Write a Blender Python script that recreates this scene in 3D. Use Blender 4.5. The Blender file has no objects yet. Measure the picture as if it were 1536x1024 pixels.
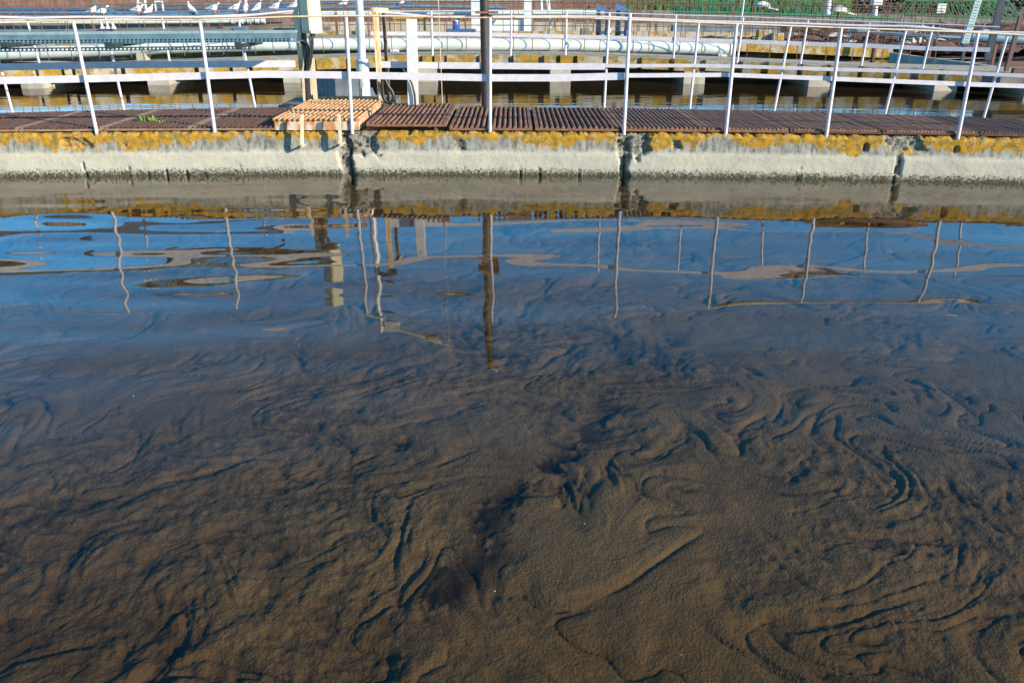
import bpy, math, random
import numpy as np
from mathutils import Vector, Matrix
random.seed(7)
R = math.radians
scene = bpy.context.scene
col = scene.collection

# ------------------------------------------------------------------ camera frame
F, PITCH, H = 1216.0, R(23.08), 1.694          # focal length in photo pixels, tilt, height above the water
ct, st = math.cos(PITCH), math.sin(PITCH)
def ray(px, py):
    u, v = (px - 768) / F, -(py - 512) / F
    return u, ct + v * st, -st + v * ct
def at_Y(px, py, Y):
    d = ray(px, py); s = Y / d[1]
    return Vector((d[0] * s, Y, H + d[2] * s))
def at_z(px, py, z):
    d = ray(px, py); s = (z - H) / d[2]
    return Vector((d[0] * s, d[1] * s, z))
def arc(z, pts):
    P = [at_z(a, b, z) for a, b in pts]
    c = np.polyfit([p.x for p in P], [p.y for p in P], min(2, len(P) - 1))
    def f(x):
        if x > 11: return float(np.polyval(c, 11) + (x - 11) * np.polyval(np.polyder(c), 11))
        if x < -11: return float(np.polyval(c, -11) + (x + 11) * np.polyval(np.polyder(c), -11))
        return float(np.polyval(c, x))
    return f

# ------------------------------------------------------------------ materials
class NT:
    def __init__(s, name):
        s.m = bpy.data.materials.new(name); s.m.use_nodes = True
        s.t = s.m.node_tree; s.n = s.t.nodes; s.n.clear()
        s.out = s.n.new('ShaderNodeOutputMaterial')
        g = s.n.new('ShaderNodeNewGeometry'); s.pos = g.outputs['Position']; s.nor = g.outputs['Normal']
    def new(s, t, **kw):
        nd = s.n.new(t)
        for k, v in kw.items(): setattr(nd, k, v)
        return nd
    def put(s, sock, v):
        if hasattr(v, 'is_output'): s.t.links.new(v, sock)
        elif isinstance(v, (tuple, list)) and len(v) == 3 and sock.type == 'RGBA': sock.default_value = (*v, 1)
        else: sock.default_value = v
    def mapping(s, scale, rot=(0, 0, 0), vec=None, loc=(0, 0, 0)):
        m = s.new('ShaderNodeMapping'); s.put(m.inputs['Vector'], vec or s.pos)
        m.inputs['Scale'].default_value = scale; m.inputs['Rotation'].default_value = rot
        m.inputs['Location'].default_value = loc
        return m.outputs[0]
    def noise(s, scale, detail=4, rough=.55, vec=None, dist=0):
        n = s.new('ShaderNodeTexNoise'); s.put(n.inputs['Vector'], vec or s.pos)
        n.inputs['Scale'].default_value = scale; n.inputs['Detail'].default_value = detail
        n.inputs['Roughness'].default_value = rough; n.inputs['Distortion'].default_value = dist
        return n.outputs['Fac']
    def ramp(s, v, a, b, lo=0., hi=1.):
        n = s.new('ShaderNodeMapRange'); n.interpolation_type = 'SMOOTHSTEP'
        s.put(n.inputs[0], v); n.inputs[1].default_value = a; n.inputs[2].default_value = b
        n.inputs[3].default_value = lo; n.inputs[4].default_value = hi
        return n.outputs[0]
    def math(s, op, a, b=0., c=0.):
        n = s.new('ShaderNodeMath', operation=op)
        s.put(n.inputs[0], a); s.put(n.inputs[1], b)
        if op == 'MULTIPLY_ADD': s.put(n.inputs[2], c)
        return n.outputs[0]
    def mix(s, f, a, b):
        n = s.new('ShaderNodeMix', data_type='RGBA')
        s.put(n.inputs['Factor'], f); s.put(n.inputs['A'], a); s.put(n.inputs['B'], b)
        return n.outputs['Result']
    def bump(s, h, dist=.01, strength=1., nrm=None):
        b = s.new('ShaderNodeBump'); s.put(b.inputs['Height'], h)
        b.inputs['Distance'].default_value = dist; b.inputs['Strength'].default_value = strength
        if nrm: s.put(b.inputs['Normal'], nrm)
        return b.outputs[0]
    def z(s):
        x = s.new('ShaderNodeSeparateXYZ'); s.put(x.inputs[0], s.pos); return x.outputs['Z']
    def bsdf(s, c, rough=.7, metal=0., nrm=None, spec=.5):
        b = s.new('ShaderNodeBsdfPrincipled')
        s.put(b.inputs['Base Color'], c); s.put(b.inputs['Roughness'], rough); s.put(b.inputs['Metallic'], metal)
        b.inputs['Specular IOR Level'].default_value = spec
        if nrm: s.put(b.inputs['Normal'], nrm)
        s.t.links.new(b.outputs[0], s.out.inputs['Surface'])
        return s.m

M = {}
def simple(name, c1, c2=None, rough=.6, metal=0., scale=9., bump=.002, spec=.5, lo=.38, hi=.66, stretch=(1, 1, 1), c3=None, f3=.62, s3=25):
    t = NT(name)
    v = t.mapping(stretch) if stretch != (1, 1, 1) else None
    n = t.noise(scale, 6, .6, vec=v)
    c = t.mix(t.ramp(n, lo, hi), c1, c2 or tuple(x * .75 for x in c1))
    if c3: c = t.mix(t.ramp(t.noise(s3, 5, .65), f3, f3 + .08), c, c3)
    nb = t.bump(t.noise(scale * 6, 4), bump) if bump else None
    M[name] = t.bsdf(c, rough, metal, nb, spec)

simple('white_paint', (.62, .595, .66), (.54, .515, .575), .45, scale=14, bump=.0008, c3=(.42, .25, .13), f3=.655, s3=16)
simple('white_steel', (.64, .66, .66), (.54, .57, .58), .45, scale=5, bump=.001, c3=(.4, .33, .24), f3=.70)
simple('pipe_paint', (.60, .66, .64), (.50, .57, .55), .5, scale=3, bump=.001, c3=(.42, .36, .27), f3=.67, s3=6)
simple('galvanised', (.58, .63, .68), (.47, .52, .58), .4, .15, scale=12, bump=.0006)
simple('tray_steel', (.13, .23, .28), (.09, .17, .22), .5, .25, scale=8, bump=.0005)
simple('tray_rim', (.32, .43, .45), (.24, .34, .36), .5, .2, scale=8, bump=.0005)
simple('dark_tray', (.035, .055, .075), (.025, .04, .055), .5, .2, scale=8, bump=.0005)
simple('blue_pipe', (.10, .20, .31), (.07, .14, .22), .5, scale=4, bump=.001, c3=(.22, .25, .27), f3=.6, s3=8)
simple('navy_steel', (.012, .020, .038), (.02, .03, .05), .4, scale=8, bump=.0008)
simple('navy_cap', (.05, .13, .27), (.035, .09, .2), .4, scale=8, bump=.0008)
simple('blue_plastic', (.02, .09, .5), (.02, .07, .4), .35, bump=0)
simple('cream_paint', (.70, .64, .43), (.60, .55, .37), .5, scale=7, bump=.0008, c3=(.45, .36, .2), f3=.7)
simple('black_rubber', (.012, .013, .014), (.02, .021, .022), .45, bump=.0006)
simple('dark_brown_steel', (.030, .022, .019), (.05, .032, .024), .6, scale=12, bump=.001)
simple('rust_orange', (.50, .215, .065), (.58, .36, .18), .8, scale=16, bump=.002, c3=(.60, .50, .38), f3=.54, s3=22)
simple('rust_white', (.58, .50, .40), (.44, .19, .08), .75, scale=11, bump=.002, lo=.42, hi=.56, stretch=(1, 1, .35))
simple('rust_cream', (.66, .56, .40), (.50, .25, .10), .7, scale=9, bump=.001, lo=.50, hi=.68, stretch=(1, 1, .3))
simple('rust_brown', (.25, .122, .068), (.15, .072, .042), .85, scale=22, bump=.002, c3=(.34, .28, .24), f3=.70, s3=40)
simple('rust_dark', (.105, .052, .036), (.066, .034, .025), .85, scale=22, bump=.002, c3=(.2, .16, .13), f3=.72, s3=40)
simple('rust_rod', (.17, .085, .06), (.11, .06, .045), .85, scale=15, bump=0)
simple('rust_frame', (.28, .19, .13), (.2, .11, .07), .8, scale=14, bump=.001)
simple('brown_paint', (.10, .045, .042), (.075, .035, .032), .6, scale=9, bump=.001)
simple('green_paint', (.008, .125, .045), (.006, .09, .035), .5, scale=9, bump=0)
simple('teal_paint', (.02, .20, .11), (.015, .13, .075), .5, scale=9, bump=0)
simple('yellow_paint', (.50, .30, .035), (.4, .2, .03), .6, scale=9, bump=0)
simple('earth', (.16, .12, .09), (.085, .062, .048), .95, scale=1.2, bump=.02, c3=(.26, .22, .17), f3=.58, s3=3)
simple('dark_mud', (.02, .018, .013), (.03, .024, .016), .9, bump=.004)
simple('bark', (.09, .07, .05), (.05, .04, .03), .9, bump=.006)
simple('gull_white', (.82, .82, .82), (.74, .75, .77), .8, bump=0)
simple('gull_grey', (.48, .52, .58), (.42, .46, .53), .8, bump=0)
simple('gull_orange', (.6, .16, .05), None, .6, bump=0)
simple('silt_light', (.5, .44, .36), (.3, .27, .22), .8, bump=.002)
simple('foam', (.78, .76, .72), (.55, .53, .48), .85, scale=6, bump=.01)
for nm, a, b in (('leaf_dark', (.018, .035, .012), (.035, .05, .014)), ('leaf_mid', (.04, .075, .018), (.075, .1, .02)),
                 ('reed_green', (.05, .19, .05), (.15, .24, .05)), ('weed_green', (.16, .27, .05), (.1, .2, .04))):
    simple(nm, a, b, .7, scale=2.5, bump=0)

def concrete_wall():
    t = NT('concrete_wall'); z = t.z()
    n1 = t.noise(3.2, 6, .6); n2 = t.noise(38, 5, .7); n3 = t.noise(120, 3, .6)
    streak = t.noise(7, 5, .62, vec=t.mapping((1, 1, .22)))
    streak2 = t.noise(24, 4, .6, vec=t.mapping((1, 1, .3)))
    c = t.mix(t.ramp(n1, .35, .68), (.50, .475, .395), (.42, .40, .34))
    c = t.mix(t.ramp(n2, .58, .74, 0, .5), c, (.27, .255, .215))
    c = t.mix(t.ramp(t.noise(.9, 3, .5, vec=t.mapping((1, 1, 6))), .55, .68, 0, .35), c, (.52, .43, .31))
    # grey weathered upper half
    zz = t.math('MULTIPLY_ADD', streak, .07, t.math('MULTIPLY_ADD', n2, .03, z))
    up = t.ramp(zz, .262, .315)
    grey = t.mix(t.ramp(streak2, .4, .66), (.30, .30, .265), (.105, .112, .098))
    grey = t.mix(t.ramp(streak, .56, .68, 0, .75), grey, (.40, .39, .35))
    c = t.mix(t.math('MULTIPLY', up, t.ramp(n2, .3, .6, .72, 1.)), c, grey)
    # yellow lichen hanging from the top edge
    q = t.math('MULTIPLY_ADD', t.noise(1.7, 3, .5, vec=t.mapping((1, 1, .2))), .42, z)
    q = t.math('MULTIPLY_ADD', t.noise(11, 5, .65, vec=t.mapping((1, 1, .14))), .26, q)
    q = t.math('MULTIPLY_ADD', streak2, .10, q)
    lich = t.ramp(q, .690, .724)
    lich = t.math('MULTIPLY', lich, t.ramp(t.noise(34, 6, .75), .40, .47))
    lich = t.math('MULTIPLY', lich, t.ramp(z, .455, .44, .55, 1.))
    lc = t.mix(t.ramp(t.noise(17, 4), .4, .62), (.50, .25, .004), (.25, .16, .02))
    c = t.mix(lich, c, lc)
    c = t.mix(t.math('MULTIPLY', t.ramp(z, .385, .43), t.ramp(t.noise(26, 4, .7), .56, .64)), c, (.035, .033, .027))
    # dark growth at the waterline
    w = t.math('MULTIPLY_ADD', t.ramp(n2, .38, .62), -.055, t.math('MULTIPLY_ADD', t.ramp(n3, .4, .6), -.04, z))
    c = t.mix(t.ramp(w, -.006, -.024), c, (.022, .024, .014))
    w2 = t.math('MULTIPLY_ADD', t.noise(60, 4, .7), -.12, z)
    c = t.mix(t.ramp(w2, .005, -.03, 0, .35), c, (.15, .145, .10))
    cav = t.new('ShaderNodeAttribute', attribute_name='broken').outputs['Fac']
    c = t.mix(cav, c, t.mix(t.ramp(n2, .4, .6), (.30, .285, .24), (.12, .115, .10)))
    h = t.math('MULTIPLY_ADD', n2, .6, n3)
    M['concrete_wall'] = t.bsdf(c, .92, 0, t.bump(h, .008, .8), .3)
concrete_wall()

def concrete(name, base, dark, lichen=0., lz=None):
    t = NT(name)
    n1 = t.noise(2.2, 6, .6); n2 = t.noise(24, 5, .7)
    c = t.mix(t.ramp(n1, .35, .68), base, dark)
    c = t.mix(t.ramp(n2, .56, .72, 0, .6), c, tuple(x * .45 for x in base))
    c = t.mix(t.ramp(t.noise(5, 4, .6, vec=t.mapping((1, 1, .2))), .55, .7, 0, .5), c, tuple(x * .4 for x in dark))
    if lichen:
        v = t.new('ShaderNodeSeparateXYZ'); t.put(v.inputs[0], t.nor)
        side = t.ramp(v.outputs['Z'], .75, .4)
        l = t.ramp(t.noise(3.0, 6, .68), .56 - lichen * .25, .64 - lichen * .25)
        l = t.math('MULTIPLY', l, t.math('MAXIMUM', side, t.ramp(t.noise(6, 5, .7), .55, .62)))
        c = t.mix(l, c, t.mix(t.ramp(t.noise(9, 4), .4, .62), (.40, .225, .02), (.22, .16, .05)))
    M[name] = t.bsdf(c, .92, 0, t.bump(n2, .008), .3)
concrete('concrete_pale', (.46, .43, .36), (.36, .33, .27))
concrete('concrete_lichen', (.44, .39, .30), (.33, .28, .21), .52)
concrete('concrete_some_lichen', (.44, .40, .32), (.34, .31, .25), .3)
concrete('concrete_dark', (.20, .19, .165), (.12, .115, .10))
concrete('concrete_pink', (.27, .17, .13), (.17, .10, .075))
concrete('concrete_blue', (.20, .24, .27), (.13, .16, .19))

def water_clear():
    t = NT('basin_water')
    big = t.noise(1., 1, .4, vec=t.mapping((.42, 1.0, 1), (0, 0, R(9))))
    mid = t.noise(1., 0, .5, vec=t.mapping((.9, 2.3, 1), (0, 0, R(-6)), loc=(3, 1, 0)))
    x = t.new('ShaderNodeSeparateXYZ'); t.put(x.inputs[0], t.pos)
    left = t.ramp(x.outputs['X'], .5, -3.6, .85, 1.7)
    sm = t.noise(1., 0, .5, vec=t.mapping((1.3, 3.9, 1), (0, 0, R(4)), loc=(7, 2, 0)))
    h = t.math('MULTIPLY', t.math('MULTIPLY_ADD', sm, .16, t.math('MULTIPLY_ADD', mid, .38, big)), left)
    nb = t.bump(h, .0175)
    bk = [n for n in t.n if n.type == 'NEW_GEOMETRY'][0].outputs['Backfacing']
    ior = t.math('MULTIPLY_ADD', bk, 1 / 1.33 - 1.33, 1.33)       # same air-side reflectance from below: no refraction is modelled
    fr = t.new('ShaderNodeFresnel'); t.put(fr.inputs['IOR'], ior); t.put(fr.inputs['Normal'], nb)
    tr = t.new('ShaderNodeBsdfTransparent'); tr.inputs['Color'].default_value = (.97, .96, .94, 1)
    gl = t.new('ShaderNodeBsdfGlossy'); gl.inputs['Roughness'].default_value = 0.0
    gl.inputs['Color'].default_value = (1, 1, 1, 1); t.put(gl.inputs['Normal'], nb)
    mx = t.new('ShaderNodeMixShader'); t.put(mx.inputs[0], fr.outputs[0])
    t.t.links.new(tr.outputs[0], mx.inputs[1]); t.t.links.new(gl.outputs[0], mx.inputs[2])
    t.t.links.new(mx.outputs[0], t.out.inputs['Surface'])
    va = t.new('ShaderNodeVolumeAbsorption'); va.inputs['Color'].default_value = (.73, .60, .36, 1); va.inputs['Density'].default_value = 2.6
    t.t.links.new(va.outputs[0], t.out.inputs['Volume'])
    M['basin_water'] = t.m
water_clear()

def water_murky(name, c1, amp, foam=0.):
    t = NT(name)
    h = t.math('MULTIPLY_ADD', t.noise(1., 3, .5, vec=t.mapping((3, 9, 1))), .3, t.noise(1., 2, .5, vec=t.mapping((.7, 2.6, 1))))
    nb = t.bump(h, amp)
    c = c1
    rough = .03
    if foam:
        f = t.ramp(t.noise(1., 6, .65, vec=t.mapping((.5, 2.2, 1)), dist=1.2), .60 - foam, .68 - foam)
        c = t.mix(f, c1, (.7, .7, .68)); rough = t.math('MULTIPLY_ADD', f, .7, .03)
    b = t.bsdf(c, rough, 0, nb, .5)
    for n in t.n:
        if n.type == 'BSDF_PRINCIPLED': n.inputs['IOR'].default_value = 1.33
    M[name] = b
water_murky('channel_water', (.030, .020, .010), .006)
water_murky('foamy_water', (.04, .04, .035), .008, .02)

def sludge():
    t = NT('sludge')
    mud_shade = t.new('ShaderNodeAttribute', attribute_name='mud_shade').outputs['Fac']
    n1 = t.noise(1.4, 5, .6); n2 = t.noise(14, 6, .7, dist=.6); n3 = t.noise(95, 3, .6)
    c = t.mix(t.ramp(n1, .35, .66), (.148, .117, .068), (.124, .100, .062))
    c = t.mix(t.ramp(n2, .52, .74, 0, .55), c, (.080, .062, .034))
    c = t.mix(t.ramp(n3, .55, .72, 0, .5), c, (.22, .18, .11))
    c = t.mix(mud_shade, c, (.020, .017, .012))  # dark sediment together with painted crease and hollow darkness
    M['sludge'] = t.bsdf(c, 1., 0, t.bump(t.math('MULTIPLY_ADD', n3, .6, t.math('MULTIPLY', n2, .35)), .012), .1)
sludge()

# ------------------------------------------------------------------ mesh helpers
class MB:
    def __init__(s): s.v = []; s.f = []; s.sm = []
    def add(s, vs, fs, smooth=False):
        o = len(s.v); s.v += [tuple(v) for v in vs]
        s.f += [tuple(i + o for i in f) for f in fs]; s.sm += [smooth] * len(fs); return s
    def hexa(s, p):     # 8 points: bottom 4 ccw, top 4
        return s.add(p, [(3, 2, 1, 0), (4, 5, 6, 7), (0, 1, 5, 4), (1, 2, 6, 5), (2, 3, 7, 6), (3, 0, 4, 7)])
    def box(s, x0, x1, y0, y1, z0, z1):
        return s.hexa([(x0, y0, z0), (x1, y0, z0), (x1, y1, z0), (x0, y1, z0), (x0, y0, z1), (x1, y0, z1), (x1, y1, z1), (x0, y1, z1)])
    def bar(s, a, b, w, h, up=(0, 0, 1)):
        a, b = Vector(a), Vector(b); d = (b - a).normalized(); up = Vector(up)
        sd = d.cross(up)
        if sd.length < 1e-4: sd = d.cross(Vector((0, 1, 0)))
        sd.normalize(); u = sd.cross(d).normalized(); sd *= w / 2; u *= h / 2
        return s.hexa([a - sd - u, a + sd - u, b + sd - u, b - sd - u, a - sd + u, a + sd + u, b + sd + u, b - sd + u])
    def tube(s, path, r, n=10, caps=True):
        P = [Vector(p) for p in path]; rs = r if isinstance(r, (list, tuple)) else [r] * len(P)
        ring = []; prev = None; o = len(s.v); vs = []; fs = []
        for i, p in enumerate(P):
            d = (P[min(i + 1, len(P) - 1)] - P[max(i - 1, 0)]).normalized()
            if prev is None:
                a = d.cross(Vector((0, 0, 1)))
                if a.length < 1e-3: a = d.cross(Vector((1, 0, 0)))
            else: a = prev - d * prev.dot(d)
            a.normalize(); prev = a; b = d.cross(a)
            for k in range(n):
                q = 2 * math.pi * k / n
                vs.append(p + (a * math.cos(q) + b * math.sin(q)) * rs[i])
        for i in range(len(P) - 1):
            for k in range(n):
                k2 = (k + 1) % n
                fs.append((i * n + k, i * n + k2, (i + 1) * n + k2, (i + 1) * n + k))
        s.add(vs, fs, True)
        if caps:
            m = len(P) - 1
            s.add(vs[:n], [tuple(reversed(range(n)))]); s.add(vs[m * n:], [tuple(range(n))])
        return s
    def strip(s, xs, yf, yb, z0, z1):   # slab following two curves
        vs = []; fs = []
        for x in xs:
            a_ = z0(x) if callable(z0) else z0; b_ = z1(x) if callable(z1) else z1
            vs += [(x, yf(x), a_), (x, yb(x), a_), (x, yb(x), b_), (x, yf(x), b_)]
        n = len(xs)
        for i in range(n - 1):
            a, b = i * 4, i * 4 + 4
            for k in range(4): fs.append((a + k, a + (k + 1) % 4, b + (k + 1) % 4, b + k))
        fs += [(0, 3, 2, 1), tuple((n - 1) * 4 + k for k in range(4))]
        return s.add(vs, fs)
    def build(s, name, m, parent=None, loc=None, label=None, bevel=0):
        me = bpy.data.meshes.new(name)
        o0 = Vector(loc) if loc is not None else Vector((0, 0, 0))
        if parent is not None and loc is None: o0 = parent.location.copy() if parent.get('_world') else Vector((0, 0, 0))
        me.from_pydata([tuple(Vector(v) - o0) for v in s.v], [], s.f); me.update()
        for p, q in zip(me.polygons, s.sm): p.use_smooth = q
        o = bpy.data.objects.new(name, me); col.objects.link(o)
        me.materials.append(M[m] if isinstance(m, str) else m)
        if parent is not None: o.parent = parent
        else: o.location = o0
        if label: o['label'] = label
        if bevel:
            b = o.modifiers.new('bevel', 'BEVEL'); b.width = bevel; b.segments = 1
        return o

def thing(name, label, cat, loc=(0, 0, 0), group=None):
    o = bpy.data.objects.new(name, None); col.objects.link(o); o.location = loc
    o['label'] = label; o['category'] = cat; o['_world'] = 1
    if group: o['group'] = group
    return o
def tag(o, label, cat, group=None):
    o['label'] = label; o['category'] = cat
    if group: o['group'] = group
    return o
def struct(o, kind='structure'): o['kind'] = kind; return o
def frange(a, b, n): return [a + (b - a) * i / (n - 1) for i in range(n)]

# ------------------------------------------------------------------ numpy noise
def _hash(ix, iy, seed):
    h = (ix.astype(np.int64) * 374761393 + iy.astype(np.int64) * 668265263 + seed * 2147483647) & 0xffffffff
    h = ((h ^ (h >> 13)) * 1274126177) & 0xffffffff
    return ((h ^ (h >> 16)) & 0xffff) / 65536.0 * 2 * np.pi
def perlin(x, y, seed=0):
    ix, iy = np.floor(x), np.floor(y); fx, fy = x - ix, y - iy
    u = fx ** 3 * (fx * (fx * 6 - 15) + 10); v = fy ** 3 * (fy * (fy * 6 - 15) + 10)
    def g(a, b):
        t = _hash(ix + a, iy + b, seed); return np.cos(t) * (fx - a) + np.sin(t) * (fy - b)
    return ((g(0, 0) * (1 - u) + g(1, 0) * u) * (1 - v) + (g(0, 1) * (1 - u) + g(1, 1) * u) * v) * 1.5
def fbm(x, y, seed=0, oct=4, gain=.5):
    s = 0; a = 1.
    for k in range(oct): s = s + a * perlin(x, y, seed + k * 17); x = x * 2.03; y = y * 2.03; a *= gain
    return s
def sstep(a, b, x): t = np.clip((x - a) / (b - a), 0, 1); return t * t * (3 - 2 * t)

def grid_object(name, X, Y, Z, m, attr=None, flip=False):
    nr, nc = X.shape
    co = np.stack([X, Y, Z], -1).reshape(-1, 3).astype(np.float32)
    idx = np.arange(nr * nc).reshape(nr, nc)
    q = np.stack([idx[:-1, :-1], idx[:-1, 1:], idx[1:, 1:], idx[1:, :-1]], -1).reshape(-1, 4)
    if flip: q = q[:, ::-1]
    me = bpy.data.meshes.new(name)
    me.vertices.add(len(co)); me.vertices.foreach_set('co', co.ravel())
    me.loops.add(q.size); me.loops.foreach_set('vertex_index', q.ravel().astype(np.int32))
    me.polygons.add(len(q)); me.polygons.foreach_set('loop_start', np.arange(0, q.size, 4, dtype=np.int32))
    me.polygons.foreach_set('use_smooth', np.ones(len(q), bool))
    me.update(calc_edges=True); me.validate()
    if attr:
        a = me.attributes.new(attr[0], 'FLOAT', 'POINT'); a.data.foreach_set('value', attr[1].ravel().astype(np.float32))
    me.materials.append(M[m])
    o = bpy.data.objects.new(name, me); col.objects.link(o)
    return o

# ------------------------------------------------------------------ curves of the place
yw = arc(0, [(0, 265), (735, 262), (1536, 275)])                     # basin wall face
yback = arc(.45, [(20, 171), (383, 164), (640, 163), (905, 164), (1160, 168), (1475, 180)])
WT = .43
yA = arc(.13, [(50, 133), (245, 128), (440, 124.5), (640, 122), (840, 123.5), (1040, 125.5), (1230, 131), (1417, 136.5)])
yA_ = lambda x: yA(x)
yAb = lambda x: yA(x) + 1.45

# ------------------------------------------------------------------ setting: ground, water
gb = MB(); gb.add([(-400, -60, -1.2), (400, -60, -1.2), (400, 600, -1.2), (-400, 600, -1.2)], [(0, 1, 2, 3)])
struct(gb.build('ground', 'earth'))
yard = MB(); xs = frange(-60, 60, 61)
vs = []; fs = []
for x in xs:
    y0 = 23.3
    vs += [(x, y0, .36), (x, 34, .37), (x, 60, .3), (x, 140, .2)]
for i in range(60):
    for k in range(3): fs.append((i * 4 + k, (i + 1) * 4 + k, (i + 1) * 4 + k + 1, i * 4 + k + 1))
yard.add(vs, fs); struct(yard.build('yard_ground', 'earth'))

# near basin: sludge bed under clear water
NR, NC = 780, 860
ty = np.linspace(0, 1, NR)[:, None]; Yg = .75 * (8.75 / .75) ** ty
Yg = np.where(ty < 0, Yg, Yg)
sx = np.concatenate([np.linspace(-3.2, -1.02, 90), np.linspace(-1, 1, NC), np.linspace(1.02, 3.2, 90)])[None, :]
Xg = sx * (.78 * Yg + .9); Yg = Yg + 0 * sx
def curl(x, y, sc, seed):
    e = .01
    dx = (perlin((x + e) * sc, y * sc, seed) - perlin((x - e) * sc, y * sc, seed)) / (2 * e)
    dy = (perlin(x * sc, (y + e) * sc, seed) - perlin(x * sc, (y - e) * sc, seed)) / (2 * e)
    return dy, -dx
# settling floc carried by a slow stirring flow: follow every point back along the flow
qx, qy = Xg.copy(), Yg * 1.12
for k in range(7):
    u, v = curl(qx, qy, .62, 3); u2, v2 = curl(qx, qy, 1.6, 9)
    qx = qx + .020 * u + .010 * u2 + .006; qy = qy + .020 * v + .010 * v2 - .008
for k in range(3):
    u, v = curl(qx, qy, 4.2, 14); qx = qx + .0035 * u; qy = qy + .0035 * v
def crease(sc, sd, px_, sharp):
    """|noise| cushions: puffy between thin creases; returns cushion height and crease strength"""
    f = perlin(qx * sc + sd, qy * sc - sd, sd) + .22 * perlin(qx * sc * 2.7, qy * sc * 2.7, sd + 3)
    gy, gx = np.gradient(f)
    sp_y = np.gradient(Yg, axis=0); sp_x = np.gradient(Xg, axis=1)
    g = np.hypot(gx / sp_x, gy / sp_y) + .25 * sc
    d = np.abs(f) / g                                   # distance to the crease in metres
    return np.abs(f), d
def cells(x, y, sd):
    """jittered cells: distance to the seam between two neighbours, and a random tilt per cell"""
    ix, iy = np.floor(x), np.floor(y); F1 = np.full(x.shape, 9.); F2 = F1.copy(); P1 = np.zeros(x.shape + (2,)); P2 = P1.copy(); T = np.zeros(x.shape)
    for i in (-1, 0, 1):
        for j in (-1, 0, 1):
            h = _hash(ix + i, iy + j, sd); h2 = _hash(ix + i, iy + j, sd + 7)
            cx = ix + i + .5 + .46 * np.cos(h) * (h2 / 6.3 + .15); cy_ = iy + j + .5 + .46 * np.sin(h) * (h2 / 6.3 + .15)
            d = np.hypot(x - cx, y - cy_)
            n = d < F1; m2 = (~n) & (d < F2)
            F2 = np.where(n, F1, np.where(m2, d, F2)); P2 = np.where(n[..., None], P1, np.where(m2[..., None], np.stack([cx, cy_], -1), P2))
            P1 = np.where(n[..., None], np.stack([cx, cy_], -1), P1); T = np.where(n, h2 / 6.2832, T); F1 = np.where(n, d, F1)
    L = np.hypot(P2[..., 0] - P1[..., 0], P2[..., 1] - P1[..., 1]) + 1e-3
    return (F2 ** 2 - F1 ** 2) / (2 * L), T
wmin = .0027 * Yg
wx = qx + .13 * fbm(qx * 2.2, qy * 2.2, 131, 4, .55); wy = qy + .13 * fbm(qx * 2.2, qy * 2.2, 137, 4, .55)
ang_ = .5
rx, ry = wx * math.cos(ang_) + wy * math.sin(ang_), -wx * math.sin(ang_) + wy * math.cos(ang_)
e1, t1 = cells(rx * .95, ry * 1.45, 201); e1 = e1 / 1.2
e2, t2 = cells(rx * 2.1 + 9, ry * 3.4, 207); e2 = e2 / 2.7
big = fbm(Xg * .55 + 2, Yg * .6, 51, 3)
act = sstep(-.02, .60, big + .34 * np.exp(-((Xg + .5) / 1.3) ** 2) - .16 * sstep(.7, 1.8, Xg) * (1 - sstep(3.2, 4.4, Yg)))             # stirred ground against smooth sheets
b3, d3 = crease(4.1, 29, 0, 1); b4, d4 = crease(9., 37, 0, 1)
k1 = sstep(-.75, .05, fbm(Xg * 1.5, Yg * 1.5, 41, 3)); k2 = sstep(-.22, .45, fbm(Xg * 1.5, Yg * 1.5, 43, 3) + .35 * sstep(.2, 1.6, Xg) * (1 - sstep(3., 4.5, Yg))); k3 = sstep(-.1, .5, fbm(Xg * 2.3, Yg * 2.3, 47, 3)) * (.15 + .85 * act)
def line(d, w): return np.exp(-(d / np.maximum(w, wmin)) ** 1.25)
wv = .0025 + .012 * sstep(-.1, .9, fbm(Xg * 2.6, Yg * 2.6, 91, 3))
snap = sstep(-.42, .25, fbm(Xg * 3.1, Yg * 3.4, 161, 4, .6))
c1, c2, c3 = line(e1, wv) * k1 * snap, line(e2, wv * .75) * k2 * snap, line(d3, wv * .5) * k3
def puff(d, r): return 1 - np.exp(-d / r)
rough = fbm(Xg * 3.6 + .3 * qx, Yg * 4.0 + .3 * qy, 61, 6, .62)
fine = fbm(Xg * 13 + qx * 2, Yg * 13 + qy * 2, 81, 4, .6)
cloud = sstep(.10, .75, fbm(qx * 1.3 + 3, qy * 1.7, 171, 6, .66))
pit = sstep(.45, .95, fbm(qx * 1.7, qy * 2.0, 71, 5, .6) + .35 * (act - .5))
diag = np.exp(-(((Xg - .15) - .55 * (Yg - 2.9) + .14 * fbm(Yg * 2.5, Xg * 2.5, 95, 3)) / .15) ** 2) * sstep(1.7, 2.2, Yg) * (1 - sstep(3.8, 4.8, Yg)) * sstep(-.30, .40, rough + .1)
Zg = (-.125 + .013 * (t1 - .5) * puff(e1, .05) * k1 + .016 * puff(e1, .11) * k1 + .007 * (t2 - .5) * puff(e2, .03) * k2 + .010 * puff(e2, .045) * k2 + .003 * puff(d3, .02) * k3 + .003 * act * puff(d4, .014)
      - .006 * c1 - .005 * c2 - .003 * c3 + act * (.007 * rough + .0035 * fine) + .0015 * fine + .002 * rough - .006 * pit - .018 * diag)
Zg = Zg - .09 * sstep(0, 1, (2.7 - Yg) / 1.3) - .07 * sstep(0, 1, (-.3 - Xg) / 2.2) * sstep(0, 1, (4.2 - Yg) / 2.2)  # bed sunk at the front and left so the water darkens it there
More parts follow.
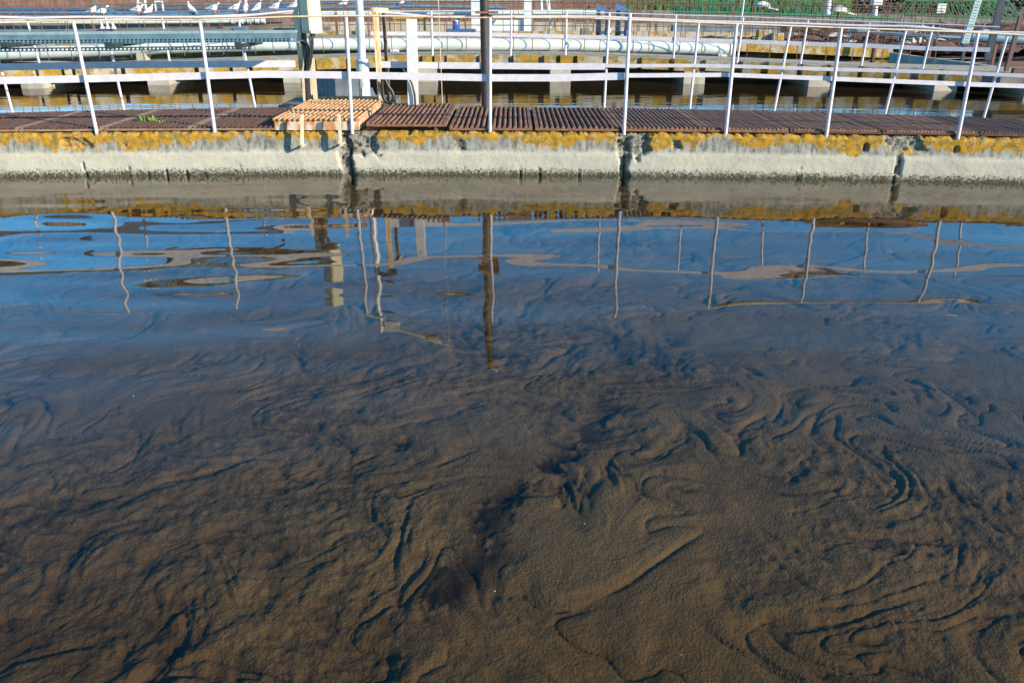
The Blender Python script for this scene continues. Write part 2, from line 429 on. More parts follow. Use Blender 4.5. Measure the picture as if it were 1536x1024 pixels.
mud_shade = np.clip(.72 * c1 + .62 * c2 + .45 * c3 + .45 * pit * sstep(-.1, .5, rough + .2) + .42 * act * sstep(.15, .8, -rough) + .25 * act * sstep(.2, .8, -fine) + .30 * cloud * sstep(-.5, .5, rough) + .85 * diag, 0, 1)  # sediment tone, plus depth darkening painted into creases, pits and hollows
bed = struct(grid_object('sludge_bed', Xg, Yg, np.minimum(Zg, -.02), 'sludge', ('mud_shade', mud_shade)))
fl = MB(); fl.add([(-30, -20, -.45), (30, -20, -.45), (30, 9.2, -.45), (-30, 9.2, -.45)], [(0, 1, 2, 3)])
struct(fl.build('basin_floor', 'dark_mud'))
xs = frange(-14, 14, 57)
wt = MB(); wt.strip(xs, lambda x: -12., lambda x: yw(x) + .12, -.62, 0.)
struct(wt.build('basin_water', 'basin_water'))

# channel between the two walkways
wt = MB(); vs = []; fs = []
for x in xs: vs += [(x, yback(x) - .1, .13), (x, yAb(x) - .4, .13)]
for i in range(56): fs.append((2 * i, 2 * i + 2, 2 * i + 3, 2 * i + 1))
wt.add(vs, fs); struct(wt.build('channel_water', 'channel_water'))
wt = MB(); vs = []; fs = []
for x in xs: vs += [(x, yAb(x) - .03, .2), (x, 23., .2)]
for i in range(56): fs.append((2 * i, 2 * i + 2, 2 * i + 3, 2 * i + 1))
wt.add(vs, fs); struct(wt.build('far_channel_water', 'foamy_water'))

# ------------------------------------------------------------------ basin wall
def px_x(px): return at_z(px, 262, 0).x
NX, NZ = 1100, 34
xw = np.linspace(-8.5, 8.5, NX)[None, :]; zw = np.concatenate([[-.45, -.1], np.linspace(-.03, WT, NZ)])[:, None]
Xw = xw + 0 * zw; Zw = zw + 0 * xw
Yw = np.vectorize(yw)(xw) + 0 * zw
dep = np.zeros_like(Xw); br = np.zeros_like(Xw)
nz = fbm(Xw * 7, Zw * 9, 5, 4, .6); nz2 = fbm(Xw * 25, Zw * 25, 15, 4, .6)
def spall(px, w, zc, hgt, d, seed, broke=1.):
    global dep, br
    r = np.maximum(np.abs((Xw - px_x(px)) / w + .25 * (Zw - zc) / hgt), np.abs((Zw - zc) / hgt)) * .9 + .38 * fbm(Xw * 6, Zw * 6, seed, 5, .55)
    m = 1 - sstep(.76, .86, r)
    dep += m * (d + .014 * nz2 + .022 * np.abs(nz)); br = np.maximum(br, m * broke)
def slot(px, w, z0, z1, d, lean=0.):
    global dep
    x0 = px_x(px) + lean * (Zw - .2) + .012 * fbm(Zw * 22 + px, Xw * 0 + 3, 4, 3)
    m = np.exp(-((Xw - x0) / (w * .55 * (.25 + .75 * np.clip((z1 - Zw) / max(z1, .01), 0, 1)))) ** 4) * sstep(z0 - .03, z0, Zw) * (1 - sstep(z1 - .04, z1 + .01, Zw))
    dep += m * d
spall(536, .21, .36, .17, .05, 101); spall(522, .06, .15, .22, .05, 102)
spall(948, .17, .36, .17, .05, 103); spall(934, .06, .13, .24, .055, 104)
spall(1330, .17, .38, .10, .028, 105); spall(1326, .03, .17, .12, .03, 106)
spall(1278, .022, .31, .038, .06, 107, .4); spall(1402, .022, .31, .034, .06, 108, .4); spall(668 + 24, .05, .29, .05, .02, 109)
spall(122, .16, .325, .06, .022, 110, .25); spall(1010, .04, .31, .04, .03, 111); spall(196, .02, .30, .02, .03, 112)
slot(526, .016, -.1, .25, .10); slot(936, .018, -.1, .24, .10)
slot(1328, .014, -.1, .2, .08, .15)
for a, w in ((222, .011), (250, .013), (280, .012), (307, .012), (361, .005), (196, .005), (780, .012), (809, .018), (696, .006), (1113, .010), (868, .011), (1192, .014)):
    slot(a, w, -.1, (.07 + .05 * ((a * 7) % 11) / 11) if a != 1192 else .17, .035, -.04 if a < 400 else (.1 if a == 1192 else 0))
slot(130, .012, -.1, .22, .05, -.12)
dep += .0022 * nz + .002 * nz2
dep += .022 * sstep(.19, .30, Zw)                      # the weathered upper half sits back a little
edge = sstep(.385, WT, Zw)
Zt = Zw - edge * np.clip(.012 + .03 * fbm(Xw * 11, Xw * 0 + 2, 31, 4, .65), 0, .06) - edge * np.clip(dep - .05, 0, .06) * .6
Yw2 = Yw + dep + edge * .02
# top shelf going back under the gratings
back = [(.10, -.004), (.45, -.02)]
Xw3 = np.vstack([Xw, Xw[-1:], Xw[-1:]]); Yw3 = np.vstack([Yw2, Yw2[-1:] * 0 + Yw[-1:] + .13, Yw[-1:] + .5])
Zw3 = np.vstack([Zt, Zt[-1:] * .4 + .6 * (WT - .006), Zt[-1:] * 0 + WT - .03])
br3 = np.vstack([br, br[-1:] * .5, br[-1:] * 0])
wall = grid_object('basin_wall', Xw3, Yw3, Zw3, 'concrete_wall', ('broken', br3))
tag(wall, 'weathered concrete basin wall with yellow lichen along its top and dark waterline', 'wall')

# walkway deck under the gratings, its back wall
d = MB(); xs = frange(-12, 12, 49)
d.strip(xs, lambda x: yw(x) + .42, lambda x: yback(x) - .02, .30, .36)
d.strip(xs, lambda x: yback(x) - .12, lambda x: yback(x) + .02, -.5, .435)
deck = d.build('walkway_trough', 'concrete_dark'); tag(deck, 'dark concrete trough carrying the brown gratings behind the basin wall', 'trough')

# ------------------------------------------------------------------ gratings
GZ = .435
def grating(px0, px1, label, mats=('rust_brown', 'rust_brown'), z=GZ, th=.035, x0=None, x1=None, ribs=None, yo=.075, group='steel gratings along the walkway'):
    a = at_z(px0, 195, .45).x if x0 is None else x0; b = at_z(px1, 195, .45).x if x1 is None else x1
    a += .008; b -= .008
    fa, fb = yw(a) + yo, yw(b) + yo; ba, bb = yback(a) - .03, yback(b) - .03
    t = thing('steel_grating', label, 'grating', ((a + b) / 2, (fa + fb) / 2, z), group)
    def P(s, r, zz): return Vector((a + (b - a) * s, (fa + (fb - fa) * s) * (1 - r) + (ba + (bb - ba) * s) * r, zz))
    fr = MB()
    fr.bar(P(0, 0, z + th * .3), P(1, 0, z + th * .3), .012, th * .55); fr.bar(P(0, 1, z + th / 2), P(1, 1, z + th / 2), .03, th)
    e1 = .018 / (b - a)
    fr.bar(P(e1, .016, z + th / 2 + .002), P(e1, .984, z + th / 2 + .002), .034, th); fr.bar(P(1 - e1, .016, z + th / 2 + .002), P(1 - e1, .984, z + th / 2 + .002), .034, th)
    fr.build('frame', mats[0], t)
    n = ribs or int((b - a) / .058); rb = MB()
    for i in range(n):
        s = e1 * 2 + (1 - e1 * 4) * (i + .5) / n; j = random.uniform(-.002, .002)
        rb.tube([P(s, r, z + th * .62 + j + .003 * math.sin(9 * r + i * 2)) for r in (.012, .3, .6, .988)], .0195, 6)
    rb.build('rib', mats[1], t)
    cb = MB()
    for r in (.12, .32, .52, .72, .9): cb.bar(P(.02, r, z + .008), P(.98, r, z + .008), .03, .014)
    cb.build('cross_bar', mats[1], t)
    return t
D = ('rust_dark', 'rust_dark')
grating(-95, 28, 'dark grating at the left end of the walkway, cut off by the picture edge', ('rust_frame', 'rust_dark'))
grating(28, 152, 'dark grating left of the first front railing post from the left', ('rust_frame', 'rust_dark'))
grating(152, 283, 'dark grating with green weeds growing through it', ('rust_frame', 'rust_dark'))
grating(283, 412, 'dark grating in the shadow of the orange rusty step', ('rust_frame', 'rust_dark'))
grating(546, 670, 'raised red-brown grating just right of the orange rusty step', ('rust_brown', 'rust_brown'), z=GZ + .035)
grating(672, 800, 'red-brown grating where the tall dark pole stands, pale droppings at its left edge')
grating(802, 931, 'red-brown grating with coarse ribs, left of the broken wall notch on the right')
grating(931, 1060, 'red-brown grating starting at the fourth front post from the right', ribs=17)
grating(1060, 1180, 'red-brown grating around the third front post from the right', ribs=18)
grating(1180, 1312, 'dull brown grating around the second front post from the right', ('rust_dark', 'rust_brown'), ribs=24)
grating(1312, 1448, 'dull brown grating with a small green leaf lying on it', ('rust_dark', 'rust_brown'), ribs=26)
grating(1448, 1580, 'dull brown grating at the right end of the walkway behind the last front post', D, ribs=26)

# orange step box
z0, z1 = WT + .004, .545
a = at_z(417, 193, z0).x; b = at_z(541, 193, z0).x
fy = yw((a + b) / 2) + .07; by = at_z(505, 150.5, z1).y
st_ = thing('rusty_step', 'raised orange rusty steel step box with a ribbed grating top', 'step', ((a + b) / 2, fy, z0))
m = MB(); t_ = .012
m.box(a, b, fy, fy + t_, z0, z1 - .012); m.box(a, b, by - t_, by, z0, z1 - .012)
m.box(a, a + t_, fy + t_, by - t_, z0, z1 - .012); m.box(b - t_, b, fy + t_, by - t_, z0, z1 - .012)
m.build('side_panel', 'rust_white', st_)
m = MB()
n = 17
for i in range(n):
    x = a - .02 + (b - a + .04) * (i + .5) / n
    m.tube([(x, fy - .025, z1), (x, (fy + by) / 2, z1 + .002), (x, by + .01, z1)], .015, 6)
m.build('tread', 'rust_orange', st_)
m = MB()
for r in (0.02, .22, .42, .62, .82, .98): m.box(a - .02, b + .02, fy + (by - fy) * r - .02, fy + (by - fy) * r + .02, z1 - .020, z1 - .006)
m.build('cross_bar', 'rust_orange', st_)
# L brackets in front of the step
for i, (px, zt, zb, lab) in enumerate(((453, 172, 218, 'left one of two thin rusty L brackets in front of the orange step'),
                                   (508, 172, 216, 'right one of two thin rusty L brackets, at the broken wall notch'))):
    yf = yw(at_z(px, 200, .43).x) - .11
    p1 = at_Y(px, zt, yf + .03); p0 = at_Y(px + (0 if i == 0 else 3), zb, yf)
    t = thing('steel_bracket', lab, 'bracket', p0, 'thin brackets at the orange step')
    m = MB(); m.bar(p0, p1, .026, .034, up=(0, 1, 0)); m.build('upright', 'rust_cream', t)
    m = MB(); m.bar(p0 + Vector((0, -.01, -.012)), p0 + Vector((0, .18, -.012)), .026, .012); m.build('foot', 'rust_cream', t)

# ------------------------------------------------------------------ railings
def polyrail(pts, Y, r=None, w=None, h=None):
    """points of a rail from (px, py) with distance function Y(x)"""
    out = []
    for px, py in pts:
        p = at_Y(px, py, 9.)
        for _ in range(6): p = at_Y(px, py, Y(p.x))
        out.append(p)
    return out
def flat_rail(mb, P, h, th):
    for p, q in zip(P[:-1], P[1:]):
        mb.bar(p, q, th, h)
def post(mb_name, base, top, r, m, parent):
    mb = MB(); mb.tube([base, base.lerp(top, .5), top], [r, r, r * .92], 10)
    return mb.build(mb_name, m, parent)

yF = lambda x: yw(x) + .055
fr = thing('front_railing', 'nearest white railing on the basin wall edge with flat mid rail and thin top rail', 'railing', (0, 8.4, WT))
fposts = [(145, 199, 110, 33), (322, 197, 300, 33), (528, 193.5, 519, 26), (735, 194, 735, 27.5), (936, 196, 945, 21), (1089, 196, 1105, 36), (1240, 199, 1262, 42), (1437, 206, 1467, 50)]
for px, py, tx, tyy in [(-60, 204, -110, 36)] + fposts + [(1640, 216, 1690, 60)]:
    p = at_Y(px, py, 8.4)
    for _ in range(6): p = at_Y(px, py, yF(p.x))
    q = at_Y(tx, tyy, p.y)
    po = post('post', Vector((p.x, p.y, WT - .03)), q, .0180, 'white_paint', fr)
    mb = MB(); mb.box(p.x - .055, p.x + .055, p.y - .035, p.y + .05, WT + .002, WT + .012); mb.bar((p.x, p.y + .018, WT + .012), (p.x, p.y + .045, WT + .012), .008, .07); mb.build('base_plate', 'rust_cream', po)
m = MB()
rail = polyrail([(-120, 126), (0, 121), (145, 118), (322, 113.5), (400, 111.5), (528, 113), (735, 117), (830, 117), (937, 114.5)], lambda x: yF(x) + .035)
flat_rail(m, rail, .068, .006); m.build('mid_rail', 'white_paint', fr); m = MB()
rail2 = polyrail([(937, 113.5), (1090, 112.5), (1240, 118), (1437, 126), (1540, 129.5), (1660, 134)], lambda x: yF(x) + .035)
flat_rail(m, rail2, .040, .006); m.build('mid_rail', 'white_paint', fr)
m = MB(); m.tube(polyrail([(-120, 31), (0, 30.5), (110, 31), (200, 30.7), (300, 30), (340, 29), (430, 25.5), (519, 24), (600, 24.5), (660, 26.5), (735, 27), (850, 26.5), (945, 30), (1048, 34), (1105, 36), (1262, 42), (1360, 45.3), (1467, 49), (1540, 53), (1690, 61)], yF), .0085, 8)
m.build('top_rail', 'rust_cream', fr)

yQ = lambda x: yback(x) + .0
rr = thing('rear_railing', 'white railing along the back edge of the grated walkway', 'railing', (0, 10, GZ))
rposts = [(20, 172, -6, 75), (187, 168, 163, 60), (384, 165, 360, 12), (906, 165, 914, 20), (1034, 167, 1048, 35), (1160, 169, 1187, 37), (1326, 175, 1360, 41), (1474, 180, 1512, 50.5)]
for px, py, tx, tyy in rposts:
    p = at_Y(px, py, 9.4)
    for _ in range(6): p = at_Y(px, py, yQ(p.x))
    q = at_Y(tx, tyy, p.y)
    if px == 384: q = at_Y(365, 70, p.y)
    post('post', Vector((p.x, p.y, GZ - .05)), q, .0150, 'white_paint', rr)
m = MB()
flat_rail(m, polyrail([(-100, 104), (0, 101), (145, 98), (322, 96.5), (443, 96)], lambda x: yQ(x) - .035), .075, .006); m.build('mid_rail', 'white_paint', rr); m = MB()
flat_rail(m, polyrail([(570, 97), (660, 98.5), (735, 99), (850, 100), (908, 100)], lambda x: yQ(x) - .035), .072, .006); m.build('mid_rail', 'white_paint', rr); m = MB()
flat_rail(m, polyrail([(908, 99), (1040, 98.5), (1120, 100), (1256, 104.5), (1330, 106), (1450, 110), (1540, 114), (1660, 119)], lambda x: yQ(x) - .035), .038, .006)
m.build('mid_rail', 'white_paint', rr)
m = MB()
m.tube(polyrail([(-120, 26), (0, 26), (50, 27.5), (110, 26), (180, 26), (300, 26), (357, 25), (390, 22), (440, 17)], yQ), .014, 8); m.build('top_rail', 'white_paint', rr); m = MB()
m.tube(polyrail([(575, 19), (610, 22), (650, 26), (735, 25.5), (850, 25), (914, 26), (950, 28), (1048, 32), (1104, 33.5), (1187, 35.5), (1290, 39), (1360, 40), (1400, 43), (1450, 48), (1512, 49), (1660, 54)], yQ), .014, 8)
m.build('top_rail', 'white_paint', rr)

# ------------------------------------------------------------------ things standing at the rear edge
def up_thing(Y, pts): return [at_Y(px, py, Y) for px, py in pts]
# tall dark pole
Yp = 10.05
b0 = at_Y(729, 166, Yp); t = thing('dark_pole', 'tall dark brown steel pole behind the middle front post', 'pole', (b0.x, Yp, GZ - .1))
m = MB(); m.tube([(b0.x, Yp, .2), (b0.x - .005, Yp, 1.6), (b0.x + .01, Yp, 3.0)], .052, 14); m.build('shaft', 'dark_brown_steel', t)
p = at_Y(730, 19, Yp - .02); m = MB(); m.box(p.x - .13, p.x + .13, Yp - .075, Yp + .075, p.z - .012, p.z + .012); m.build('collar_plate', 'rust_brown', t)
m = MB(); m.tube([(b0.x + .01, Yp, 3.0), (b0.x + .07, Yp, 3.06), (b0.x + .07, Yp, 3.12)], .03, 8); m.build('cap', 'white_steel', t)
# lamp post
Yl = 11.0
b0 = at_Y(547, 146, Yl); zb = b0.z
t = thing('lamp_post', 'galvanised lamp post with floodlights and a side arm behind the orange step', 'lamp post', (b0.x, Yl, zb))
xL = b0.x
tp = at_Y(543, 0, Yl); xt = xL + (tp.x - xL) * .3
def LX(z): return xL + (xt - xL) * (z - zb) / 1.4
m = MB(); m.tube([(xL, Yl, zb + .45), (LX(1.6), Yl, 1.6), (xt, Yl, 2.76)], [.052, .05, .04], 16); m.build('shaft', 'galvanised', t)
m = MB(); m.tube([(xL, Yl, zb), (xL, Yl, zb + .475)], .085, 16); m.build('sleeve', 'galvanised', t)
m = MB(); m.box(xL - .16, xL + .16, Yl - .16, Yl + .16, zb - .02, zb)
for sx_, sy_ in ((1, 0), (-1, 0), (0, -1), (0, 1)):
    c = Vector((xL + sx_ * .085, Yl + sy_ * .085, zb)); o = Vector((sx_ * .07, sy_ * .07, 0)); w = Vector((sy_ * .006, sx_ * .006, 0))
    m.hexa([c - w, c + o - w, c + o + w, c + w, c - w + Vector((0, 0, .12)), c + o * .3 - w + Vector((0, 0, .12)), c + o * .3 + w + Vector((0, 0, .12)), c + w + Vector((0, 0, .12))])
m.build('base_plate', 'white_steel', t)
for dx, dz, s_ in ((.16, 2.02, 1), (.24, 1.95, .8)):
    m = MB(); m.box(xt + dx - .07 * s_, xt + dx + .07 * s_, Yl - .12, Yl - .02, dz - .06 * s_, dz + .06 * s_)
    m.bar((xt, Yl, dz + .02), (xt + dx, Yl - .05, dz + .02), .03, .03)
    m.box(xt + dx - .085 * s_, xt + dx + .085 * s_, Yl - .14, Yl - .12, dz - .075 * s_, dz + .075 * s_); m.build('floodlight', 'dark_tray', t)
m = MB(); m.bar((xt - .02, Yl, 2.3), (xt + .17, Yl - .02, 2.33), .03, .03); m.tube([(xt + .12, Yl - .02, 2.33), (xt + .22, Yl - .05, 2.33)], .035, 8); m.build('side_camera', 'dark_tray', t)
m = MB(); m.box(xt + .06, xt + .27, Yl - .06, Yl + .06, 2.57, 2.74); m.build('junction_box', 'white_steel', t)
m = MB(); m.tube([(xt, Yl, 2.74), (xt + .25, Yl, 2.78), (xt + .7, Yl, 2.98), (xt + 1.05, Yl, 3.16)], .024, 8); m.build('side_arm', 'white_steel', t)
m = MB(); m.tube([(xt + .62, Yl, 2.99), (xt + .70, Yl, 2.97), (xt + .82, Yl, 2.99), (xt + .88, Yl, 3.02)], [.02, .045, .045, .02], 10); m.build('lamp_head', 'white_steel', t)
# thin guy wire
g0 = at_Y(664, 163, 10.02); m = MB(); m.tube([(g0.x, 10.02, .4), (g0.x - .01, 10.03, 1.6), (g0.x - .02, 10.1, 2.9)], .0045, 5)
tag(m.build('hanging_wire', 'rust_cream'), 'thin pale wire hanging straight down between the white box post and the dark pole', 'wire')
# steel plate at the back of the step
m = MB()
p0, p1 = at_Y(471, 142, 10.75), at_Y(540, 118, 10.75)
t = thing('gate_plate', 'faded blue steel gate plate standing behind the orange step', 'gate plate', (p0.x, 10.75, p0.z))
m.box(p0.x, p1.x, 10.74, 10.755, p0.z - .02, p1.z); m.build('plate', 'concrete_blue', t)
m = MB(); m.box(p0.x - .05, p1.x + .4, 10.70, 10.80, p0.z - .07, p0.z - .021); m.build('sill', 'rust_orange', t)
m = MB(); m.box(p0.x - .05, p0.x - .002, 10.72, 10.77, p0.z - .02, at_Y(470, 88, 10.75).z); m.build('guide', 'rust_cream', t)
# platform that carries lamp post and gate
m = MB(); m.box(xL - .95, xL + .42, 10.3, 11.35, .30, zb - .025); tag(m.build('concrete_plinth', 'concrete_dark'), 'dark concrete plinth under the lamp post behind the orange step', 'plinth')

# rusty frame
Yr = 10.0
t = thing('rusty_gantry', 'narrow goal-shaped frame of rusty angle steel right of the lamp post', 'frame', (at_Y(571, 152, Yr).x, Yr, GZ))
a0, a1 = at_Y(571, 156, Yr), at_Y(563, 12, Yr)
m = MB(); m.bar((a0.x - .02, Yr, .40), a1 + Vector((-.03, 0, 0)), .010, .05, up=(0, 1, 0)); m.bar((a0.x + .002, Yr + .027, .40), a1 + Vector((.002, .027, 0)), .055, .008, up=(0, 1, 0))
m.build('post', 'rust_cream', t)
c0, c1 = at_Y(583, 146, Yr + .55), at_Y(574.5, 13, Yr + .55)
m = MB(); m.bar((c0.x, Yr + .55, .35), c1, .038, .008, up=(0, 1, 0)); m.bar((c0.x + .023, Yr + .53, .35), c1 + Vector((.023, -.02, 0)), .008, .04, up=(0, 1, 0)); m.build('post', 'rust_frame', t)
m = MB(); m.bar(a1 + Vector((-.02, -.03, -.025)), c1 + Vector((.03, .03, -.025)), .06, .055); m.build('cross_bar', 'rust_cream', t)
m = MB(); m.tube(up_thing(Yr - .05, [(573, 112), (573.5, 130), (575, 146), (579, 153), (585, 155), (590, 150.5), (591, 145), (588, 137), (582, 129), (577, 118)]), .02, 8)
tag(m.build('black_hose', 'black_rubber'), 'black hose loop hanging at the foot of the rusty frame', 'hose')
# white square post with cable
p0, p1 = at_Y(619.5, 163, 9.95), at_Y(617, 29, 9.95)
t = thing('square_post', 'broad white square post between the rusty frame and the dark pole', 'post', (p0.x, 9.95, GZ))
m = MB(); m.hexa([(p0.x - .062, 9.90, .35), (p0.x + .062, 9.90, .35), (p0.x + .062, 10.0, .35), (p0.x - .062, 10.0, .35),
                  (p1.x - .058, 9.90, p1.z), (p1.x + .058, 9.90, p1.z), (p1.x + .058, 10.0, p1.z), (p1.x - .058, 10.0, p1.z)])
m.build('shaft', 'white_steel', t, bevel=.006)
m = MB(); m.tube(up_thing(9.87, [(604, 104), (611, 113), (618, 126), (622, 143), (623, 158), (622, 166)]), .012, 8)
tag(m.build('black_cable', 'black_rubber'), 'black cable curving down the front of the white square post', 'cable')

# cabinet and its post
Yc = 10.1
t = thing('cabinet_post', 'rust streaked cream angle post at the right end of the cable trays', 'post', (at_Y(459, 152, Yc).x, Yc, GZ))
a0, a1 = at_Y(459.5, 156, Yc), at_Y(442.5, 12, Yc)
m = MB(); m.bar((a0.x, Yc, .38), a1, .055, .010, up=(0, 1, 0)); m.bar((a0.x - .03, Yc + .03, .38), a1 + Vector((-.03, .03, 0)), .010, .05, up=(0, 1, 0)); m.build('shaft', 'rust_cream', t)
t = thing('electrical_cabinet', 'tall cream electrical cabinet on a dark post, black cables hanging below', 'cabinet', (at_Y(466, 150, Yc).x, Yc, GZ))
k0, k1 = at_Y(464, 50, Yc), at_Y(464, 152, Yc)
m = MB(); m.tube([(at_Y(463, 156, Yc + .1).x, Yc + .1, .38), (at_Y(456, 60, Yc + .1).x, Yc + .1, 1.2), (at_Y(452, 0, Yc + .1).x, Yc + .1, 1.98)], .034, 8); m.build('post', 'navy_steel', t)
cx, zc0, zc1 = at_Y(468.5, 50, Yc - .05).x, k0.z, 1.97
ang = R(-38); ca, sa = math.cos(ang), math.sin(ang)
def rotbox(mb, cx, cy, hx, hy, z0, z1):
    c = [(cx + u * ca - v * sa, cy + u * sa + v * ca) for u, v in ((-hx, -hy), (hx, -hy), (hx, hy), (-hx, hy))]
    return mb.hexa([(x, y, z0) for x, y in c] + [(x, y, z1) for x, y in c])
m = MB(); rotbox(m, cx, Yc - .05, .085, .085, zc0, zc1); m.build('box', 'cream_paint', t, bevel=.006)
m = MB(); rotbox(m, cx - .085 * -sa * 0 + (.0885) * sa, Yc - .05 - .0885 * ca, .070, .004, zc0 + .03, zc1 - .03); d = m.build('door', 'cream_paint', t)
m = MB(); m.tube([(cx, Yc - .05, zc0 - .04), (cx, Yc - .05, zc0 + .002)], .03, 8); m.build('gland', 'black_rubber', t)
for i, pts in enumerate(([(450, 62), (457, 68), (460, 80), (458, 95), (457, 107), (459, 125), (460, 152)],
                         [(453, 60), (461, 68), (464, 78), (462, 94), (460, 108), (461, 128), (462, 152)],
                         [(468, 53), (469, 64), (468, 78), (466, 94), (462, 108), (462, 128), (463, 152)],
                         [(464, 55), (466, 66), (465, 84), (463, 98), (459, 112), (460, 130), (461, 152)])):
    m = MB(); P = up_thing(Yc - .06 - .02 * i, pts); m.tube(P, .0135, 8)
    tag(m.build('black_cable', 'black_rubber'), ['black cable leaving the cable tray, leftmost of the bundle', 'black cable bowing over the dark post, second of the bundle from the left',
        'black cable dropping from the cabinet gland, rightmost of the bundle', 'black cable tucked in the middle of the bundle below the cabinet'][i], 'cable', 'black cables under the cabinet')
p0, p1 = at_Y(474, 156, 10.2), at_Y(468.5, 88, 10.2)
m = MB(); m.bar((p0.x, 10.2, .38), p1, .05, .010, up=(0, 1, 0)); tag(m.build('short_stake', 'rust_cream'), 'short cream angle stake right of the black cables', 'stake')

# cable trays on the left
def slotted(name, label, pxs, rows, Yfun, m, slots, parent=None, th=.004, slot_w=.55, cat='cable tray', pitch=.05, group=None):
    """sheet standing along the rear railing with real slots punched through; rows: (py offset list) built as bars"""
    P = [polyrail([(px, py) for px, py in zip(pxs, r)], Yfun) for r in rows]
    return P
def strip_slots(mb, P0, P1, nslot, duty, yoff=0):
    """vertical sheet between lower polyline P0 and upper P1 with a row of through slots: drawn as bridge pieces"""
    a, b = P0[0], P0[-1]; c, d_ = P1[0], P1[-1]
    for i in range(nslot):
        s0 = i / nslot; s1 = (i + duty) / nslot
        q = [a.lerp(b, s0), a.lerp(b, s1), c.lerp(d_, s1), c.lerp(d_, s0)]
        w = Vector((0, .004, 0))
        mb.hexa([q[0], q[1], q[1] + w, q[0] + w, q[3], q[2], q[2] + w, q[3] + w])
def seg(px0, px1, py0, py1, Y): return [at_Y(px0, py0, Y), at_Y(px1, py1, Y)]
YT = (8.93, 9.37)
t = thing('cable_tray', 'wide blue-grey cable tray with slotted side along the left railing', 'cable tray', at_Y(200, 66, 9.))
m = MB()
def sheet(mb, Y, l0, l1):   # l0 lower line ((px,py),(px,py)), l1 upper line
    q = [at_Y(*l0[0], Y[0]), at_Y(*l0[1], Y[1]), at_Y(*l1[1], Y[1]), at_Y(*l1[0], Y[0])]; w = Vector((0, .004, 0))
    mb.hexa([q[0], q[1], q[1] + w, q[0] + w, q[3], q[2], q[2] + w, q[3] + w])
L, Rr = -110, 446
def yl(a, b): return ((L, a + (a - b) * .25), (Rr, b))
sheet(m, YT, yl(60.5, 58.0), yl(53, 49.5))
sheet(m, YT, yl(64.0, 60.6), yl(62.6, 59.6))
sheet(m, YT, yl(67.2, 63.4), yl(66.2, 62.5))
def slots(mb, Y, lo, up, n, duty):
    a, b = at_Y(*lo[0], Y[0]), at_Y(*lo[1], Y[1]); c, d_ = at_Y(*up[0], Y[0]), at_Y(*up[1], Y[1]); w = Vector((0, .004, 0))
    for i in range(n):
        s0, s1 = i / n, (i + duty) / n
        q = [a.lerp(b, s0), a.lerp(b, s1), c.lerp(d_, s1), c.lerp(d_, s0)]
        mb.hexa([q[0], q[1], q[1] + w, q[0] + w, q[3], q[2], q[2] + w, q[3] + w])
slots(m, YT, yl(62.6, 59.6), yl(60.5, 58.0), 88, .42); slots(m, YT, yl(66.2, 62.5), yl(64.0, 60.6), 88, .42)
m.build('side', 'tray_steel', t)
m = MB(); q0, q1 = at_Y(*yl(67.2, 63.4)[0], YT[0]), at_Y(*yl(67.2, 63.4)[1], YT[1])
m.hexa([q0 + Vector((0, .005, 0)), q1 + Vector((0, .005, 0)), q1 + Vector((0, .26, 0)), q0 + Vector((0, .26, 0)),
        q0 + Vector((0, .005, .004)), q1 + Vector((0, .005, .004)), q1 + Vector((0, .26, .004)), q0 + Vector((0, .26, .004))])
m.build('floor', 'tray_steel', t)
m = MB()
for k in range(3): m.tube([q0 + Vector((0, .05 + .035 * k, .022)), q0.lerp(q1, .5) + Vector((0, .055 + .03 * k, .03)), q1 + Vector((-.1, .05 + .035 * k, .024))], .02, 6)
m.build('added_cable_run', 'black_rubber', t)  # black cables added behind the slots to make them read dark
m = MB(); q0, q1 = at_Y(*yl(53, 49.5)[0], YT[0]), at_Y(*yl(53, 49.5)[1], YT[1]); q0 += Vector((0, 0, .001)); q1 += Vector((0, 0, .001))
m.hexa([q0 + Vector((0, -.004, 0)), q1 + Vector((0, -.004, 0)), q1 + Vector((0, .035, .02)), q0 + Vector((0, .035, .02)),
        q0 + Vector((0, -.004, .006)), q1 + Vector((0, -.004, .006)), q1 + Vector((0, .035, .026)), q0 + Vector((0, .035, .026))])
m.build('rim', 'tray_rim', t)
YT2 = (9.0, 9.5)
t = thing('slotted_tray', 'narrow slotted tray running above the wide blue-grey tray', 'cable tray', at_Y(200, 45, 9.3))
m = MB(); L, Rr = -110, 366
sheet(m, YT2, yl(46.2, 45.0), yl(44.6, 43.4)); sheet(m, YT2, yl(48.6, 47.4), yl(47.4, 46.2)); slots(m, YT2, yl(47.4, 46.2), yl(46.2, 45.0), 76, .45)
m.build('side', 'tray_steel', t)
m = MB(); p = at_Y(360, 45, 9.4); m.box(p.x - .06, p.x + .07, 9.38, 9.47, p.z - .05, p.z + .03); m.build('end_bracket', 'tray_steel', t)
t = thing('strut_channel', 'dark perforated strut channel under the wide blue-grey tray', 'strut', at_Y(200, 74, 9.))
m = MB(); L, Rr = -110, 378; YS = (8.90, 9.33)
sheet(m, YS, yl(74.4, 70.6), yl(72.4, 68.8)); sheet(m, YS, yl(78.4, 74.6), yl(77.0, 73.2)); slots(m, YS, yl(77.0, 73.2), yl(74.4, 70.6), 78, .40)
m.build('channel', 'dark_tray', t)
for px in (8, 163, 357):
    m = MB(); yy = 8.7 + .44 * (px + 110) / 488; p = at_Y(px, 69, yy); m.box(p.x - .02, p.x + .05, yy - .05, yy - .01, p.z - .03, p.z + .035); m.box(p.x + .02, p.x + .05, yy + .01, yy + .75, p.z - .02, p.z + .02); m.build('hanger', 'dark_tray', t)

